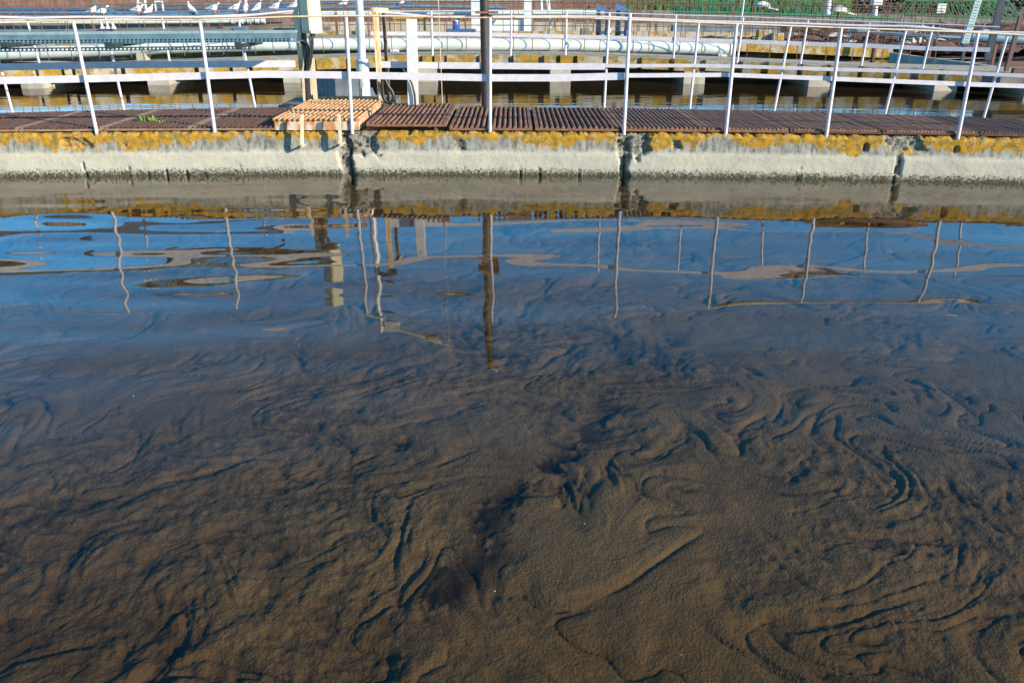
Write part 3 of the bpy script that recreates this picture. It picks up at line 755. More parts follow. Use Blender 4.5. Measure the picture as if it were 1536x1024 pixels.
# weeds and a leaf on the gratings
def tuft(name, px, py, n, h, label, cat='weed'):
    c = at_z(px, py, GZ + .03); m = MB()
    for i in range(n):
        a = random.uniform(0, 6.28); l = h * random.uniform(.4, 1); o = Vector((random.uniform(-.09, .09), random.uniform(-.03, .03), 0))
        d = Vector((math.cos(a), math.sin(a), 0)); sd = Vector((-d.y, d.x, 0)) * .007; k = random.uniform(.25, .8)
        b0_, b1, b2 = c + o, c + o + d * l * .4 * k + Vector((0, 0, l * .6)), c + o + d * l * k + Vector((0, 0, l * .75))
        m.add([b0_ - sd * .6, b0_ + sd * .6, b1 + sd, b1 - sd, b2], [(0, 1, 2, 3), (3, 2, 4)])
    return tag(m.build(name, 'weed_green'), label, cat)
tuft('weed', 219, 182, 34, .10, 'bright green weed tuft sprouting from the dark grating on the left')
tuft('weed', 241, 184, 14, .05, 'small green weed sprig just right of the larger weed tuft')
m = MB(); c = at_z(1371, 190, GZ + .04); m.add([c + Vector((-.03, 0, .004)), c + Vector((0, -.02, .012)), c + Vector((.035, 0, .004)), c + Vector((0, .025, .014))], [(0, 1, 2, 3)])
m.add([c + Vector((-.03, 0, .0)), c + Vector((0, -.02, .008)), c + Vector((.035, 0, .0)), c + Vector((0, .025, .01))], [(3, 2, 1, 0)])
tag(m.build('green_leaf', 'weed_green'), 'small yellow-green leaf lying on the brown grating at the right', 'leaf')

# ------------------------------------------------------------------ far walkway slab A on piers, with its railing
sa = thing('far_walkway', 'lichen covered concrete walkway slab on piers across the brown channel', 'walkway', (0, 18, .3))
m = MB(); xs = frange(-13, 13, 60)
zo = lambda x: -.16 * max(0, min(1, (-1.5 - x) / 8)) - .13 * max(0, min(1, (x - 1.5) / 5.5))
m.strip(xs, lambda x: yA(x) + .18, yAb, lambda x: .43 + zo(x), lambda x: .612 + zo(x))
m.build('slab', 'concrete_some_lichen', sa)
cuts = [px for px in (30, 78, 92, 175, 290, 345, 372, 470, 522, 565, 632, 650, 668, 716, 766, 812, 838, 862, 908, 958, 1008, 1054, 1110, 1150, 1206, 1250, 1300, 1345, 1392, 1440)]
xc = [-13] + [at_Y(px, 92, yA(at_Y(px, 92, 17).x)).x for px in cuts] + [13]
m = MB()
for i, (u, v) in enumerate(zip(xc[:-1], xc[1:])):
    g = random.uniform(.02, .075)
    dz = random.uniform(-.006, .006)
    m.strip(frange(u + g, v - g, 5), lambda x: yA(x) - .02 + dz, lambda x: yA(x) + .178, (lambda e_: lambda x: e_ + zo(x))(.405 + random.uniform(0, .02)), lambda x: .62 + dz + zo(x))
m.build('edge_beam', 'concrete_lichen', sa)
for px, py in ((50, 133), (238, 128), (439, 125), (640, 122), (841, 124), (1040, 125.5), (1230, 131), (1417, 136.5), (1560, 143)):
    x = at_z(px, py, .13).x
    y0 = yA(x); m = MB(); m.hexa([(x - .21, y0 - .02, -.3), (x + .21, y0 - .02, -.3), (x + .21, y0 + 1.25, -.3), (x - .21, y0 + 1.25, -.3), (x - .2, y0 + .0, .404 + zo(x)), (x + .2, y0 + .0, .404 + zo(x)), (x + .2, y0 + 1.25, .428 + zo(x)), (x - .2, y0 + 1.25, .428 + zo(x))])
    m.build('pier', 'concrete_pale', sa)
m = MB(); m.strip(xs, lambda x: yA(x) + 1.26, lambda x: yAb(x) - .01, -.3, lambda x: .428 + zo(x)); m.build('back_wall', 'concrete_dark', sa)

R2 = thing('far_railing', 'white railing on the lichen covered walkway across the channel', 'railing', (0, 18, .5))
yR = lambda x: yA(x) + .12
r2 = [(-75, 100, -98, 38), (59, 97, 41, 33), (254, 95, 243, 27), (367, 93, 357, 22), (649, 94, 647, 17), (766, 95, 767, 16), (848, 95, 850, 17), (1010, 96, 1014, 23), (1106, 97, 1115, 25), (1201, 100, 1212, 30), (1293, 103, 1305, 33), (1386, 108, 1400, 37)]
for px, py, tx, tyy in r2:
    p = at_Y(px, 90, 17.)
    for _ in range(6): p = at_Y(px, 90, yR(p.x))
    post('post', Vector((p.x - .0, p.y, .56 + zo(p.x))), at_Y(tx, tyy, p.y), .021, 'white_paint', R2)
m = MB()
flat_rail(m, polyrail([(556, 50.5), (649, 51), (735, 52), (849, 55), (1010, 59), (1113, 62.3), (1212, 66), (1303, 69), (1395, 73), (1485, 75)], yR), .07, .008); m.build('mid_rail', 'white_paint', R2); m = MB()
flat_rail(m, polyrail([(-98, 62), (41, 58), (243, 55), (357, 53)], yR), .07, .008)
m.build('mid_rail', 'white_paint', R2)
m = MB(); m.tube(polyrail([(-98, 38), (41, 33), (243, 27), (357, 22.5), (480, 19), (560, 17.5), (647, 17), (767, 16.5), (850, 17.5), (1014, 23), (1115, 25.5), (1212, 29.5), (1305, 33), (1400, 36.5), (1500, 41)], yR), .011, 8)
m.build('top_rail', 'white_paint', R2)

# white pipe behind
t = thing('white_pipe', 'long thick white pipe lying on small blocks behind the far walkway', 'pipe', (0, 19.3, .5))
pp = [at_Y(px, py, 18.3) for px, py in ((-120, 85), (0, 81.5), (120, 77.5), (250, 72), (440, 67.3), (600, 66.8), (740, 67.3), (850, 68.3), (950, 70.5), (1040, 73), (1093, 75))]
m = MB(); m.tube(pp, .128, 20); m.build('pipe_run', 'pipe_paint', t)
m = MB(); d = (pp[-1] - pp[-2]).normalized(); m.tube([pp[-1], pp[-1] + d * .05, pp[-1] + d * .07], [.138, .132, .08], 20); m.build('end_cap', 'pipe_paint', t)
for i in (2, 4, 6, 8):
    d = (pp[i + 1] - pp[i - 1]).normalized(); m = MB(); m.tube([pp[i] - d * .03, pp[i] + d * .03], .134, 20); m.build('joint_ring', 'pipe_paint', t)
for px, py, mt, lab in ((213, 80, 'concrete_pale', 'grey concrete block holding up the left half of the white pipe'), (592, 76, 'white_steel', 'small white block under the white pipe near the rusty frame'),
                    (830, 79, 'concrete_some_lichen', 'brown stained block under the middle of the white pipe'), (1082, 83, 'white_steel', 'white block under the right end cap of the white pipe')):
    p = at_Y(px, py - 6, 18.3); m = MB(); m.hexa([(p.x - .1, p.y - .16, .1), (p.x + .1, p.y - .16, .1), (p.x + .1, p.y + .14, .1), (p.x - .1, p.y + .14, .1), (p.x - .09, p.y - .15, p.z - .06), (p.x + .09, p.y - .15, p.z - .06), (p.x + .09, p.y + .13, p.z - .06), (p.x - .09, p.y + .13, p.z - .06)])
    tag(m.build('pipe_block', mt, bevel=.01), lab, 'support block', 'blocks under the white pipe')

# ------------------------------------------------------------------ slab B and rows behind
m = MB(); YB = 22.
PB = [at_Y(px, py, YB) for px, py in ((-200, 66), (0, 61), (300, 57), (600, 55.5), (850, 57), (1000, 60), (1100, 62.5), (1200, 66.5), (1280, 70.5), (1340, 74))]
for p, q in zip(PB[:-1], PB[1:]):
    o = Vector((0, 1.5, 0)); dn = Vector((0, 0, -.23))
    m.hexa([p + dn, q + dn, q + o + dn, p + o + dn, p, q, q + o, p + o])
    m.hexa([(p.x, YB + .8, -.3), (q.x, YB + .8, -.3), (q.x, YB + 1.4, -.3), (p.x, YB + 1.4, -.3), p + dn + Vector((0, .8, -.002)), q + dn + Vector((0, .8, -.002)), q + dn + Vector((0, 1.4, -.002)), p + dn + Vector((0, 1.4, -.002))])
tag(m.build('lichen_kerb', 'concrete_lichen'), 'second lichen yellowed concrete kerb behind the white pipe, dark gap below it', 'kerb')
# curved launder on the right, catching shade
m = MB(); P = [at_Y(px, py, Y) for px, py, Y in ((1335, 79, 20.2), (1370, 84, 19.2), (1410, 89, 18.2), (1455, 95, 17.3), (1500, 101, 16.6), (1580, 110, 15.8))]
for p, q in zip(P[:-1], P[1:]):
    m.hexa([(p.x, p.y, 0), (q.x, q.y, 0), (q.x + .1, q.y + .15, 0), (p.x + .1, p.y + .15, 0), p, q, q + Vector((.1, .15, 0)), p + Vector((.1, .15, 0))])
tag(m.build('curved_launder', 'concrete_pale'), 'curved pale concrete trough wall sloping down at the right, mostly in shade', 'trough')

def rods(name, label, pts, Yf, h, n, rails=(1.,), r=.012, m_='rust_rod', px0=0, px1=1536, base=None, group='rusty rod railings in the background', jit=.25):
    """rusty railing: many thin rods and one or two rails along a curve; pts=(px,py) of its foot"""
    P = [at_Y(px, py, Yf) if not callable(Yf) else polyrail([(px, py)], Yf)[0] for px, py in pts]
    t = thing(name, label, 'railing', P[0], group)
    L = [0]
    for p, q in zip(P[:-1], P[1:]): L.append(L[-1] + (q - p).length)
    def at(s):
        d = s * L[-1]
        for i in range(len(P) - 1):
            if d <= L[i + 1] or i == len(P) - 2:
                return P[i].lerp(P[i + 1], (d - L[i]) / (L[i + 1] - L[i]))
    for i in range(n):
        p = at(min(1, max(0, (i + random.uniform(-jit, jit)) / (n - 1)))); hh = h * random.uniform(.95, 1.06)
        mb = MB(); mb.tube([p, p + Vector((random.uniform(-.03, .03), random.uniform(-.02, .02), hh))], r * .72, 5); mb.build('rod', m_, t)
    for k in rails:
        mb = MB(); mb.tube([at(i / 16) + Vector((0, 0, h * k + random.uniform(-.015, .015))) for i in range(17)], r * .75, 5); mb.build('rail', m_, t)
    return t
yAb2 = lambda x: yAb(x) - .08
rods('rod_railing', 'nearest rusty rod railing, on the back edge of the far walkway', [(-60, 96), (150, 88), (450, 79), (750, 78), (1000, 82), (1200, 89), (1400, 100)], yAb2, .98, 40, (1., .55), .012)
rods('rod_railing', 'rusty rod railing standing on the second lichen kerb', [(-60, 62), (300, 57), (600, 54), (850, 56), (1100, 61), (1340, 72)], 22.4, 1.0, 58, (1., .5), .012)

def wallrow(name, label, px0, px1, pts, Y, zb, zt_px, m_, th=.35, cat='wall'):
    A = [at_Y(px, py, Y) for px, py in pts]; m = MB()
    for p, q in zip(A[:-1], A[1:]):
        m.hexa([(p.x, Y, zb), (q.x, Y, zb), (q.x, Y + th, zb), (p.x, Y + th, zb), p, q, q + Vector((0, th, 0)), p + Vector((0, th, 0))])
    return tag(m.build(name, m_), label, cat)
wallrow('channel_wall', 'pale concrete channel wall across the middle distance behind the navy gate stands', 0, 0, [(470, 33.5), (760, 33), (1060, 37)], 32, .2, 0, 'concrete_pale')
wallrow('channel_wall', 'low mossy concrete kerb in front of the pale channel wall', 0, 0, [(380, 47), (700, 47), (960, 47.5), (1200, 50)], 27.6, .2, 0, 'concrete_some_lichen')
wallrow('channel_wall', 'brown stained concrete wall under the pale cyan pipe at the left', 0, 0, [(-150, 36.5), (150, 36), (470, 33)], 28, .2, 0, 'concrete_dark')
wallrow('channel_wall', 'bluish concrete basin wall right of the navy gate stands', 0, 0, [(1010, 37.5), (1110, 38.5), (1170, 41)], 29, .2, 0, 'concrete_blue')
wallrow('channel_wall', 'rust brown concrete wall far behind the navy gate stands', 0, 0, [(820, 12), (1000, 16), (1240, 24), (1440, 32)], 38, .1, 0, 'concrete_dark')
wallrow('channel_wall', 'dusty brown concrete wall far behind the rusty frame', 0, 0, [(560, 24), (700, 23.5), (980, 26)], 36, .1, 0, 'concrete_pink')
wallrow('channel_wall', 'pinkish brown concrete tank wall at the far upper left', 0, 0, [(-300, -8), (100, -10), (450, -6)], 44, -.2, 0, 'concrete_pink', 1.0)
wallrow('channel_wall', 'faded brown concrete wall at the far top middle', 0, 0, [(450, 6), (700, 4), (920, 1)], 47, -.2, 0, 'concrete_pink', 1.0)
wallrow('channel_wall', 'dark low wall at the foot of the green bridge', 0, 0, [(1180, 19), (1360, 22), (1700, 40)], 40, -.2, 0, 'concrete_dark', 1.0)

def pipe(label, pts, Y, r, m_='blue_pipe', name='steel_pipe', group='pipes in the background', flange=None):
    P = [at_Y(px, py, Y) for px, py in pts]; t = thing(name, label, 'pipe', P[0], group)
    m = MB(); m.tube(P, r, 10); m.build('pipe_run', m_, t)
    n = max(2, int((P[-1] - P[0]).length / 3.2))
    for i in range(n):
        p = P[0].lerp(P[-1], (i + .5) / n); k = min(range(len(P)), key=lambda j: abs(P[j].x - p.x)); 
        # interpolate along the polyline
        for a, b in zip(P[:-1], P[1:]):
            if a.x <= p.x <= b.x or b.x <= p.x <= a.x: p = a.lerp(b, (p.x - a.x) / (b.x - a.x))
        m = MB(); m.box(p.x - .03, p.x + .03, Y - .03, Y + .03, .2, p.z - r * .5); m.build('support', 'rust_rod', t)
    if flange:
        for px in flange:
            for a, b in zip(pts[:-1], pts[1:]):
                if a[0] <= px <= b[0]:
                    q = at_Y(px, a[1] + (b[1] - a[1]) * (px - a[0]) / (b[0] - a[0]), Y)
                    m = MB(); m.tube([q - Vector((.05, 0, 0)), q + Vector((.05, 0, 0))], r * 1.5, 10); m.build('flange', 'white_steel', t)
    return t
pipe('pale cyan pipe with white flanged end, behind the slotted tray', [(-120, 33), (150, 33.5), (300, 32.5), (398, 31)], 25.5, .06, 'pipe_paint', flange=(350, 362, 374, 386, 395))
pipe('dull blue pipe on which most of the gulls stand', [(-120, 26), (100, 25.5), (226, 23.5), (322, 21.6), (415, 18.6), (452, 15.5)], 27.5, .055)
pipe('slate blue pipe just above the pipe with the gulls', [(-120, 19.5), (150, 20), (300, 18.5), (470, 13.5)], 30, .06)
pipe('dark blue pipe at the far upper left below the pink wall', [(-120, 14), (120, 14.6), (300, 14), (470, 10)], 33, .07, 'navy_cap')
pipe('thin blue pipe along the top behind the gulls', [(180, 8), (330, 7), (470, 5), (620, 5)], 37, .05)
pipe('grey-blue beam pipe carrying the lone gull left of the lamp post', [(470, 12.5), (560, 11.8), (600, 11)], 27, .05, 'tray_steel')
pipe('light blue pipe crossing behind the white box post', [(470, 21), (600, 20), (720, 19.3), (860, 19), (905, 20)], 29.5, .085, 'pipe_paint')
pipe('blue-grey pipe in the distance left of the white portal', [(590, 9), (700, 11), (760, 12)], 33, .06)
pipe('thin teal pipe in front of the green reeds', [(1010, 18.5), (1100, 19.5), (1240, 24), (1340, 28)], 33, .05, 'teal_paint')
pipe('blue pipe rail at the right between the white posts', [(1275, 47), (1340, 51), (1440, 57)], 22, .045)
pipe('thick blue pipe running out of the picture at the right', [(1455, 55), (1500, 58), (1620, 66)], 21, .12)
pipe('second blue pipe at the right, above the thick blue pipe', [(1330, 40), (1430, 47), (1560, 57)], 26, .06)
for i, (px, py, tx, ty_) in enumerate(((1272, 67, 1280, 27), (1345, 68, 1352, 28), (1377, 66, 1384, 28), (1402, 70, 1411, 30), (1440, 70, 1449, 34), (1474, 48, 1477, 34))):
    m = MB(); Y = 22.3; m.tube([at_Y(px, py, Y), at_Y(tx, ty_, Y)], .02, 6)
    tag(m.build('blue_stake', 'blue_pipe'), ['leftmost thin blue stake beside the blue pipe rail', 'thin blue stake second from the left at the blue pipe rail', 'thin blue stake in the middle of the blue pipe rail',
        'thin blue stake third from the right at the blue pipe rail', 'thin blue stake just left of the leaning perforated post', 'short thin blue stake right of the leaning perforated post'][i], 'stake', 'thin blue stakes at the right')

rods('rod_railing', 'rusty rod railing in front of the pale channel wall', [(440, 52), (760, 51), (1060, 55)], 30.5, 1.0, 44, (1., .5), .014)
rods('rod_railing', 'rusty rod railing on the pink wall at the far upper left', [(-60, 12), (200, 11), (450, 11)], 42, 1.0, 46, (1.,), .016)
rods('rod_railing', 'rusty rod railing in front of the tall white portal', [(560, 30), (760, 30), (980, 33)], 35, 1.0, 50, (1., .5), .015)
rods('rod_railing', 'distant rusty rod railing right of the navy gate stands', [(930, 28), (1100, 30), (1300, 38), (1460, 46)], 31, .95, 34, (1., .5), .014)
rods('rod_railing', 'most distant rusty rod railing, under the green reeds', [(820, 16), (1000, 18), (1240, 23), (1420, 30)], 39, .9, 26, (1., .5), .016)
rods('rod_railing', 'rusty rod railing over the dark rubble at the right', [(1080, 52), (1230, 58), (1420, 66), (1560, 76)], 24.6, 1.0, 40, (1., .5), .012)
rods('rod_railing', 'rusty rod railing behind the gulls at the left', [(-60, 40), (200, 38), (440, 35)], 29, .95, 40, (1., .5), .013)
rods('rod_railing', 'faint rusty rod railing far behind the white portal', [(480, 13), (700, 12), (940, 14)], 45, .95, 50, (1., .5), .016)

# rubble and blocks lying between rows
def lump(mb, c, s):
    n = 7; vs = []; rings = 4
    for i in range(rings + 1):
        th = math.pi * i / rings
        for k in range(n):
            a = 2 * math.pi * k / n; r = random.uniform(.75, 1.2)
            vs.append((c.x + s[0] * r * math.sin(th) * math.cos(a), c.y + s[1] * r * math.sin(th) * math.sin(a), c.z + s[2] * r * math.cos(th)))
    fs = [(i * n + k, i * n + (k + 1) % n, (i + 1) * n + (k + 1) % n, (i + 1) * n + k) for i in range(rings) for k in range(n)]
    mb.add(vs, fs)
m = MB(); mats_ = []
for i in range(420):
    px = random.uniform(380, 1536); Y = random.uniform(25, 36); p = at_Y(px, 40, Y); s = random.choice((.05, .08, .12, .2)) * random.uniform(.6, 1.3)
    lump(m, Vector((p.x, Y, .36 + s * .2)), (s * 1.6, s, s * .7))
struct(m.build('rubble', 'concrete_pale'), 'stuff')
m = MB()
for i in range(460):
    px = random.uniform(1060, 1600); Y = random.uniform(22.5, 40); p = at_Y(px, 40, Y); s = random.choice((.06, .1, .16, .25)) * random.uniform(.6, 1.3)
    lump(m, Vector((p.x, Y, .36 + s * .2)), (s * 2.2, s, s * .7))
    if random.random() < .5:
        a = random.uniform(0, 3.14); l = random.uniform(.4, 1.5); d = Vector((math.cos(a), math.sin(a), random.uniform(-.1, .25))) * l
        c = Vector((p.x, Y, .5)); m.bar(c - d * .5, c + d * .5, .05, .03)
struct(m.build('scrap_heap', 'rust_dark'), 'stuff')
for i, (px, py, w, h, Y, mt, lab) in enumerate(((485, 48, .5, .3, 28.5, 'concrete_dark', 'dark block below the electrical cabinet in the middle distance'), (540, 47, .35, .28, 28.6, 'concrete_some_lichen', 'mossy block left of the lamp post in the middle distance'),
        (830, 48, .3, .2, 27, 'concrete_some_lichen', 'brown block on the mossy kerb left of the navy gate stands'), (878, 49, .3, .22, 27, 'concrete_dark', 'dark brown block next to the navy gate stands'),
        (1148, 55, .45, .35, 24.8, 'concrete_lichen', 'yellow lichen block on the second kerb at the right'), (1168, 57, .35, .25, 24.6, 'concrete_some_lichen', 'low mossy block right of the yellow lichen block'))):
    p = at_Y(px, py, Y); m = MB(); m.hexa([(p.x - w / 2, Y, .3), (p.x + w / 2, Y, .3), (p.x + w / 2, Y + .3, .3), (p.x - w / 2, Y + .3, .3), (p.x - w * .45, Y + .02, p.z + h / 2), (p.x + w * .45, Y + .02, p.z + h / 2), (p.x + w * .45, Y + .28, p.z + h / 2), (p.x - w * .45, Y + .28, p.z + h / 2)])
    tag(m.build('concrete_block', mt, bevel=.02), lab, 'block')

# navy gate stands
for px, lab in ((905, 'left one of two navy steel gate stands with sloped blue cap'), (934, 'right one of two navy steel gate stands with sloped blue cap')):
    Y = 19.9; b = at_Y(px, 82, Y); z1 = at_Y(px, 16, Y).z; x = at_Y(px - 2, 50, Y).x
    t = thing('gate_stand', lab, 'gate stand', (x, Y, b.z - .1), 'navy gate stands behind the white pipe')
    for dx, w in ((-.10, .085), (.10, .07)):
        m = MB(); m.box(x + dx - w / 2, x + dx + w / 2, Y - .05, Y + .05, .3, z1); m.build('column', 'navy_steel', t)
    m = MB(); m.box(x - .045, x - .02, Y - .045, Y + .045, .45, z1 - .1); m.build('guide', 'blue_pipe', t)
    m = MB(); m.hexa([(x - .15, Y - .08, z1), (x + .15, Y - .08, z1 - .03), (x + .15, Y + .1, z1 - .03), (x - .15, Y + .1, z1), (x - .14, Y - .06, z1 + .15), (x + .13, Y - .06, z1 + .02), (x + .13, Y + .08, z1 + .02), (x - .14, Y + .08, z1 + .15)]); m.build('cap', 'navy_cap', t)
    p = at_Y(px + 5, 49, Y - .1); m = MB(); m.tube([p + Vector((-.12, 0, 0)), p + Vector((.1, 0, 0))], .03, 8); m.tube([p + Vector((0, 0, -.05)), p + Vector((0, 0, .06))], .05, 10); m.build('valve', 'navy_cap', t)
    m = MB(); q = at_Y(px + 10, 46, Y - .12); m.box(q.x - .03, q.x + .03, Y - .14, Y - .08, q.z - .05, q.z + .05); m.build('indicator', 'white_steel', t)

# white portal
Y = 28; t = thing('white_portal', 'white painted steel portal with broad panel and two thick legs', 'portal', (at_Y(752, 45, Y).x, Y, .3))
x0, x1 = at_Y(708, 40, Y).x, at_Y(797, 40, Y).x; za, zb_ = at_Y(750, 49, Y).z, at_Y(750, 30.5, Y).z
m = MB(); m.box(x0, x1, Y, Y + .5, .25, zb_); m.build('panel', 'white_steel', t)
for a, b in ((707, 722), (786, 799)):
    xa, xb = at_Y(a, 15, Y).x, at_Y(b, 15, Y).x; m = MB(); m.box(xa, xb, Y - .1, Y + .2, .25, 2.2); m.build('leg', 'white_steel', t)
m = MB(); m.box(at_Y(705, 15, Y).x, at_Y(801, 15, Y).x, Y - .12, Y + .22, 2.2, 2.45); m.build('lintel', 'white_steel', t)
m = MB(); p0, p1 = at_Y(735, 41, Y - .06), at_Y(744, 30, Y - .06); m.bar(p0, p1, .06, .04); m.build('brace', 'blue_pipe', t)
# slim white twin pipes right of it
for i, (a, tx, lab) in enumerate(((813, 811, 'left slim white upright pipe right of the white portal'), (824, 819, 'middle slim white upright pipe right of the white portal'), (826, 823, 'right slim white upright pipe right of the white portal'))):
    m = MB(); Y = 30.; m.tube([at_Y(a, 26 if i < 2 else 50, Y), at_Y(tx, -6, Y)], .05 if i < 2 else .035, 8); tag(m.build('upright_pipe', 'pipe_paint'), lab, 'pipe', 'slim white upright pipes')
m = MB(); p = at_Y(684, 44, 25.5); zt = at_Y(684, 32, 25.5).z
t = thing('blue_drum', 'small bright blue plastic drum left of the white portal', 'drum', p)
m.tube([(p.x, p.y, p.z), (p.x, p.y, p.z + .02), (p.x, p.y, (p.z + zt) / 2), (p.x, p.y, zt - .02), (p.x, p.y, zt)], [.09, .1, .1, .1, .09], 14); m.build('body', 'blue_plastic', t)
m = MB(); m.tube([(p.x, p.y, zt), (p.x, p.y, zt + .025)], .085, 14); m.build('lid', 'white_steel', t)
m = MB(); q = at_Y(693, 49, 25.5); m.box(q.x - .45, q.x + .4, 25.3, 25.9, .3, p.z - .002); tag(m.build('steel_bench', 'navy_cap'), 'low dark teal steel bench under the blue drum', 'bench')
m = MB(); m.tube([at_Y(590, 28, 29), at_Y(614, 28, 29), at_Y(640, 27, 29)], .045, 8)
for px in (592, 636): m.tube([at_Y(px, 28, 29), (at_Y(px, 28, 29).x, 29, .3)], .03, 6)
tag(m.build('yellow_handrail', 'yellow_paint'), 'short yellow handrail just left of the white square post', 'handrail')

# white pins and frame on the left
for i, (a, y0, tx, y1) in enumerate(((154, 42, 150, 30), (162, 42, 158, 26), (171, 42, 168, 34))):
    m = MB(); m.tube([at_Y(a, y0, 9.25), at_Y(tx, y1, 9.25)], .013, 6); p = at_Y(a, y0, 9.25); m.box(p.x - .018, p.x + .018, 9.235, 9.265, p.z - .012, p.z + .012)
    tag(m.build('valve_pin', 'white_paint'), ['left short white pin on the slotted tray', 'tall white pin on the slotted tray, under the two gulls', 'right short white pin on the slotted tray'][i], 'pin', 'white pins on the slotted tray')
Y = 30; t = thing('white_gantry', 'white pipe frame with two tall legs behind the gulls at the left', 'frame', at_Y(222, 22, Y))
for a, b in ((207, 206), (219, 217), (235, 232), (246, 243)):
    m = MB(); m.tube([at_Y(a, 26, Y), at_Y(b, -3 if a < 225 else 3, Y)], .05 if a < 225 else .035, 8); m.build('leg', 'pipe_paint', t)
m = MB(); m.tube([at_Y(232, 3, Y), at_Y(244, 3, Y)], .035, 8); m.tube([at_Y(206, 6, Y), at_Y(219, 6, Y)], .035, 8); m.build('cross_bar', 'pipe_paint', t)
m = MB(); m.bar(at_Y(138, 5, 26.8), at_Y(182, 21, 26.8), .08, .05); tag(m.build('sloping_strut', 'tray_steel'), 'dark sloping steel strut beside the leftmost two gulls', 'strut')

# right side: lamps, poles, leaning posts
def dome(px, py, w, Y, lab, polepx=None):
    p = at_Y(px, py, Y); t = thing('yard_lamp', lab, 'lamp', (p.x, p.y, .3), 'white domed yard lamps')
    m = MB(); vs = []; n = 16
    prof = ((1., -.05), (1., 0), (.9, .35), (.65, .7), (.35, .92), (.05, 1.))
    for r, zz in prof:
        for k in range(n): a = 2 * math.pi * k / n; vs.append((p.x + w * r * math.cos(a), p.y + w * .7 * r * math.sin(a), p.z + w * .55 * zz))
    fs = [(i * n + k, i * n + (k + 1) % n, (i + 1) * n + (k + 1) % n, (i + 1) * n + k) for i in range(len(prof) - 1) for k in range(n)] + [tuple(reversed(range(n))), tuple((len(prof) - 1) * n + k for k in range(n))]
    m.add(vs, fs, True); m.build('dome', 'white_steel', t)
    m = MB(); m.bar(p + Vector((w * .6, 0, -.03)), p + Vector((w * 1.9, 0, -.12)), .06, .04); m.build('arm', 'white_steel', t)
    m = MB(); m.tube([(p.x, p.y, .3), (p.x, p.y, p.z - .04)], .04, 8); m.build('stem', 'rust_rod', t)
dome(1143, 10, .33, 33, 'white domed lamp in front of the green reeds, left of two')
dome(1258, 17, .35, 32, 'white domed lamp beside the pale lattice pole, right of two')
m = MB(); Y = 33.5; m.tube([at_Y(1240, 24, Y), at_Y(1246, -40, Y)], .13, 10); tag(m.build('pale_pole', 'galvanised'), 'thick pale grey pole rising behind the right domed lamp', 'pole')
m = MB(); Y = 16.8; m.tube([at_Y(1112, 30, Y), at_Y(1120, -30, Y)], .016, 6); tag(m.build('thin_pole', 'white_paint'), 'thin white pole rising between the domed lamp and the reeds', 'pole')
Y = 30; t = thing('post_box', 'pale blue-white box on a short post at the upper right', 'box', (at_Y(1313, 22, Y).x, Y, .3))
m = MB(); p = at_Y(1315, 3, Y); m.box(p.x - .15, p.x + .15, Y - .15, Y + .15, p.z - .1, p.z + .1); m.build('box', 'pipe_paint', t)
m = MB(); m.tube([at_Y(1312, 24, Y), at_Y(1314, 5, Y)], .085, 8); m.build('post', 'pipe_paint', t)
# leaning perforated post
Y = 20.5; a, b = at_Y(1448, 66, Y), at_Y(1482, -45, Y); t = thing('perforated_post', 'leaning pale perforated steel post at the right', 'post', a)
m = MB(); w = .16
for k in range(26):
    p, q = a.lerp(b, k / 26), a.lerp(b, (k + .80) / 26); m.bar(p, q, .15, .01, up=(0, 1, 0))
for s_ in (-.065, .065): m.bar(a + Vector((s_, .007, 0)), b + Vector((s_, .007, 0)), .03, .02, up=(0, 1, 0))
m.build('channel', 'tray_rim', t)
m = MB(); m.box(a.x - .09, a.x + .09, Y - .06, Y + .06, a.z - .04, a.z + .01); m.bar((a.x, Y, .2), (a.x, Y, a.z - .04), .06, .06); m.build('foot', 'dark_tray', t)
Y = 18.2; a, b = at_Y(1480, 90, Y), at_Y(1512, -40, Y)
m = MB(); m.bar(a, b, .12, .06, up=(0, 1, 0)); m.bar(a + Vector((.1, .05, -.1)), b + Vector((.1, .05, 0)), .02, .06, up=(0, 1, 0))
tag(m.build('dark_column', 'navy_steel'), 'dark leaning steel column right of the perforated post', 'column')
# brown post and beam at right edge
Y = 13.6; t = thing('brown_stand', 'brown painted post and beam at the right picture edge', 'stand', at_Y(1510, 106, Y))
m = MB(); m.bar(at_Y(1509, 107, Y), at_Y(1531, 25, Y), .06, .05, up=(0, 1, 0)); m.build('post', 'brown_paint', t)
m = MB(); p, q = at_Y(1513, 101, Y + .1), at_Y(1600, 92, Y + .1); m.box(p.x, q.x, Y + .08, Y + .16, p.z, at_Y(1513, 92, Y + .1).z); m.build('beam', 'brown_paint', t)
m = MB(); p = at_Y(1518, 112, Y + .1); m.box(p.x, q.x, Y + .07, Y + .15, p.z - .05, at_Y(1513, 102.5, Y + .1).z); m.build('lower_plate', 'brown_paint', t)
m = MB(); m.box(at_Y(1500, 110, Y).x, q.x, Y - .05, Y + .5, .36, at_Y(1518, 113, Y).z - .03); m.build('footing', 'concrete_dark', t)

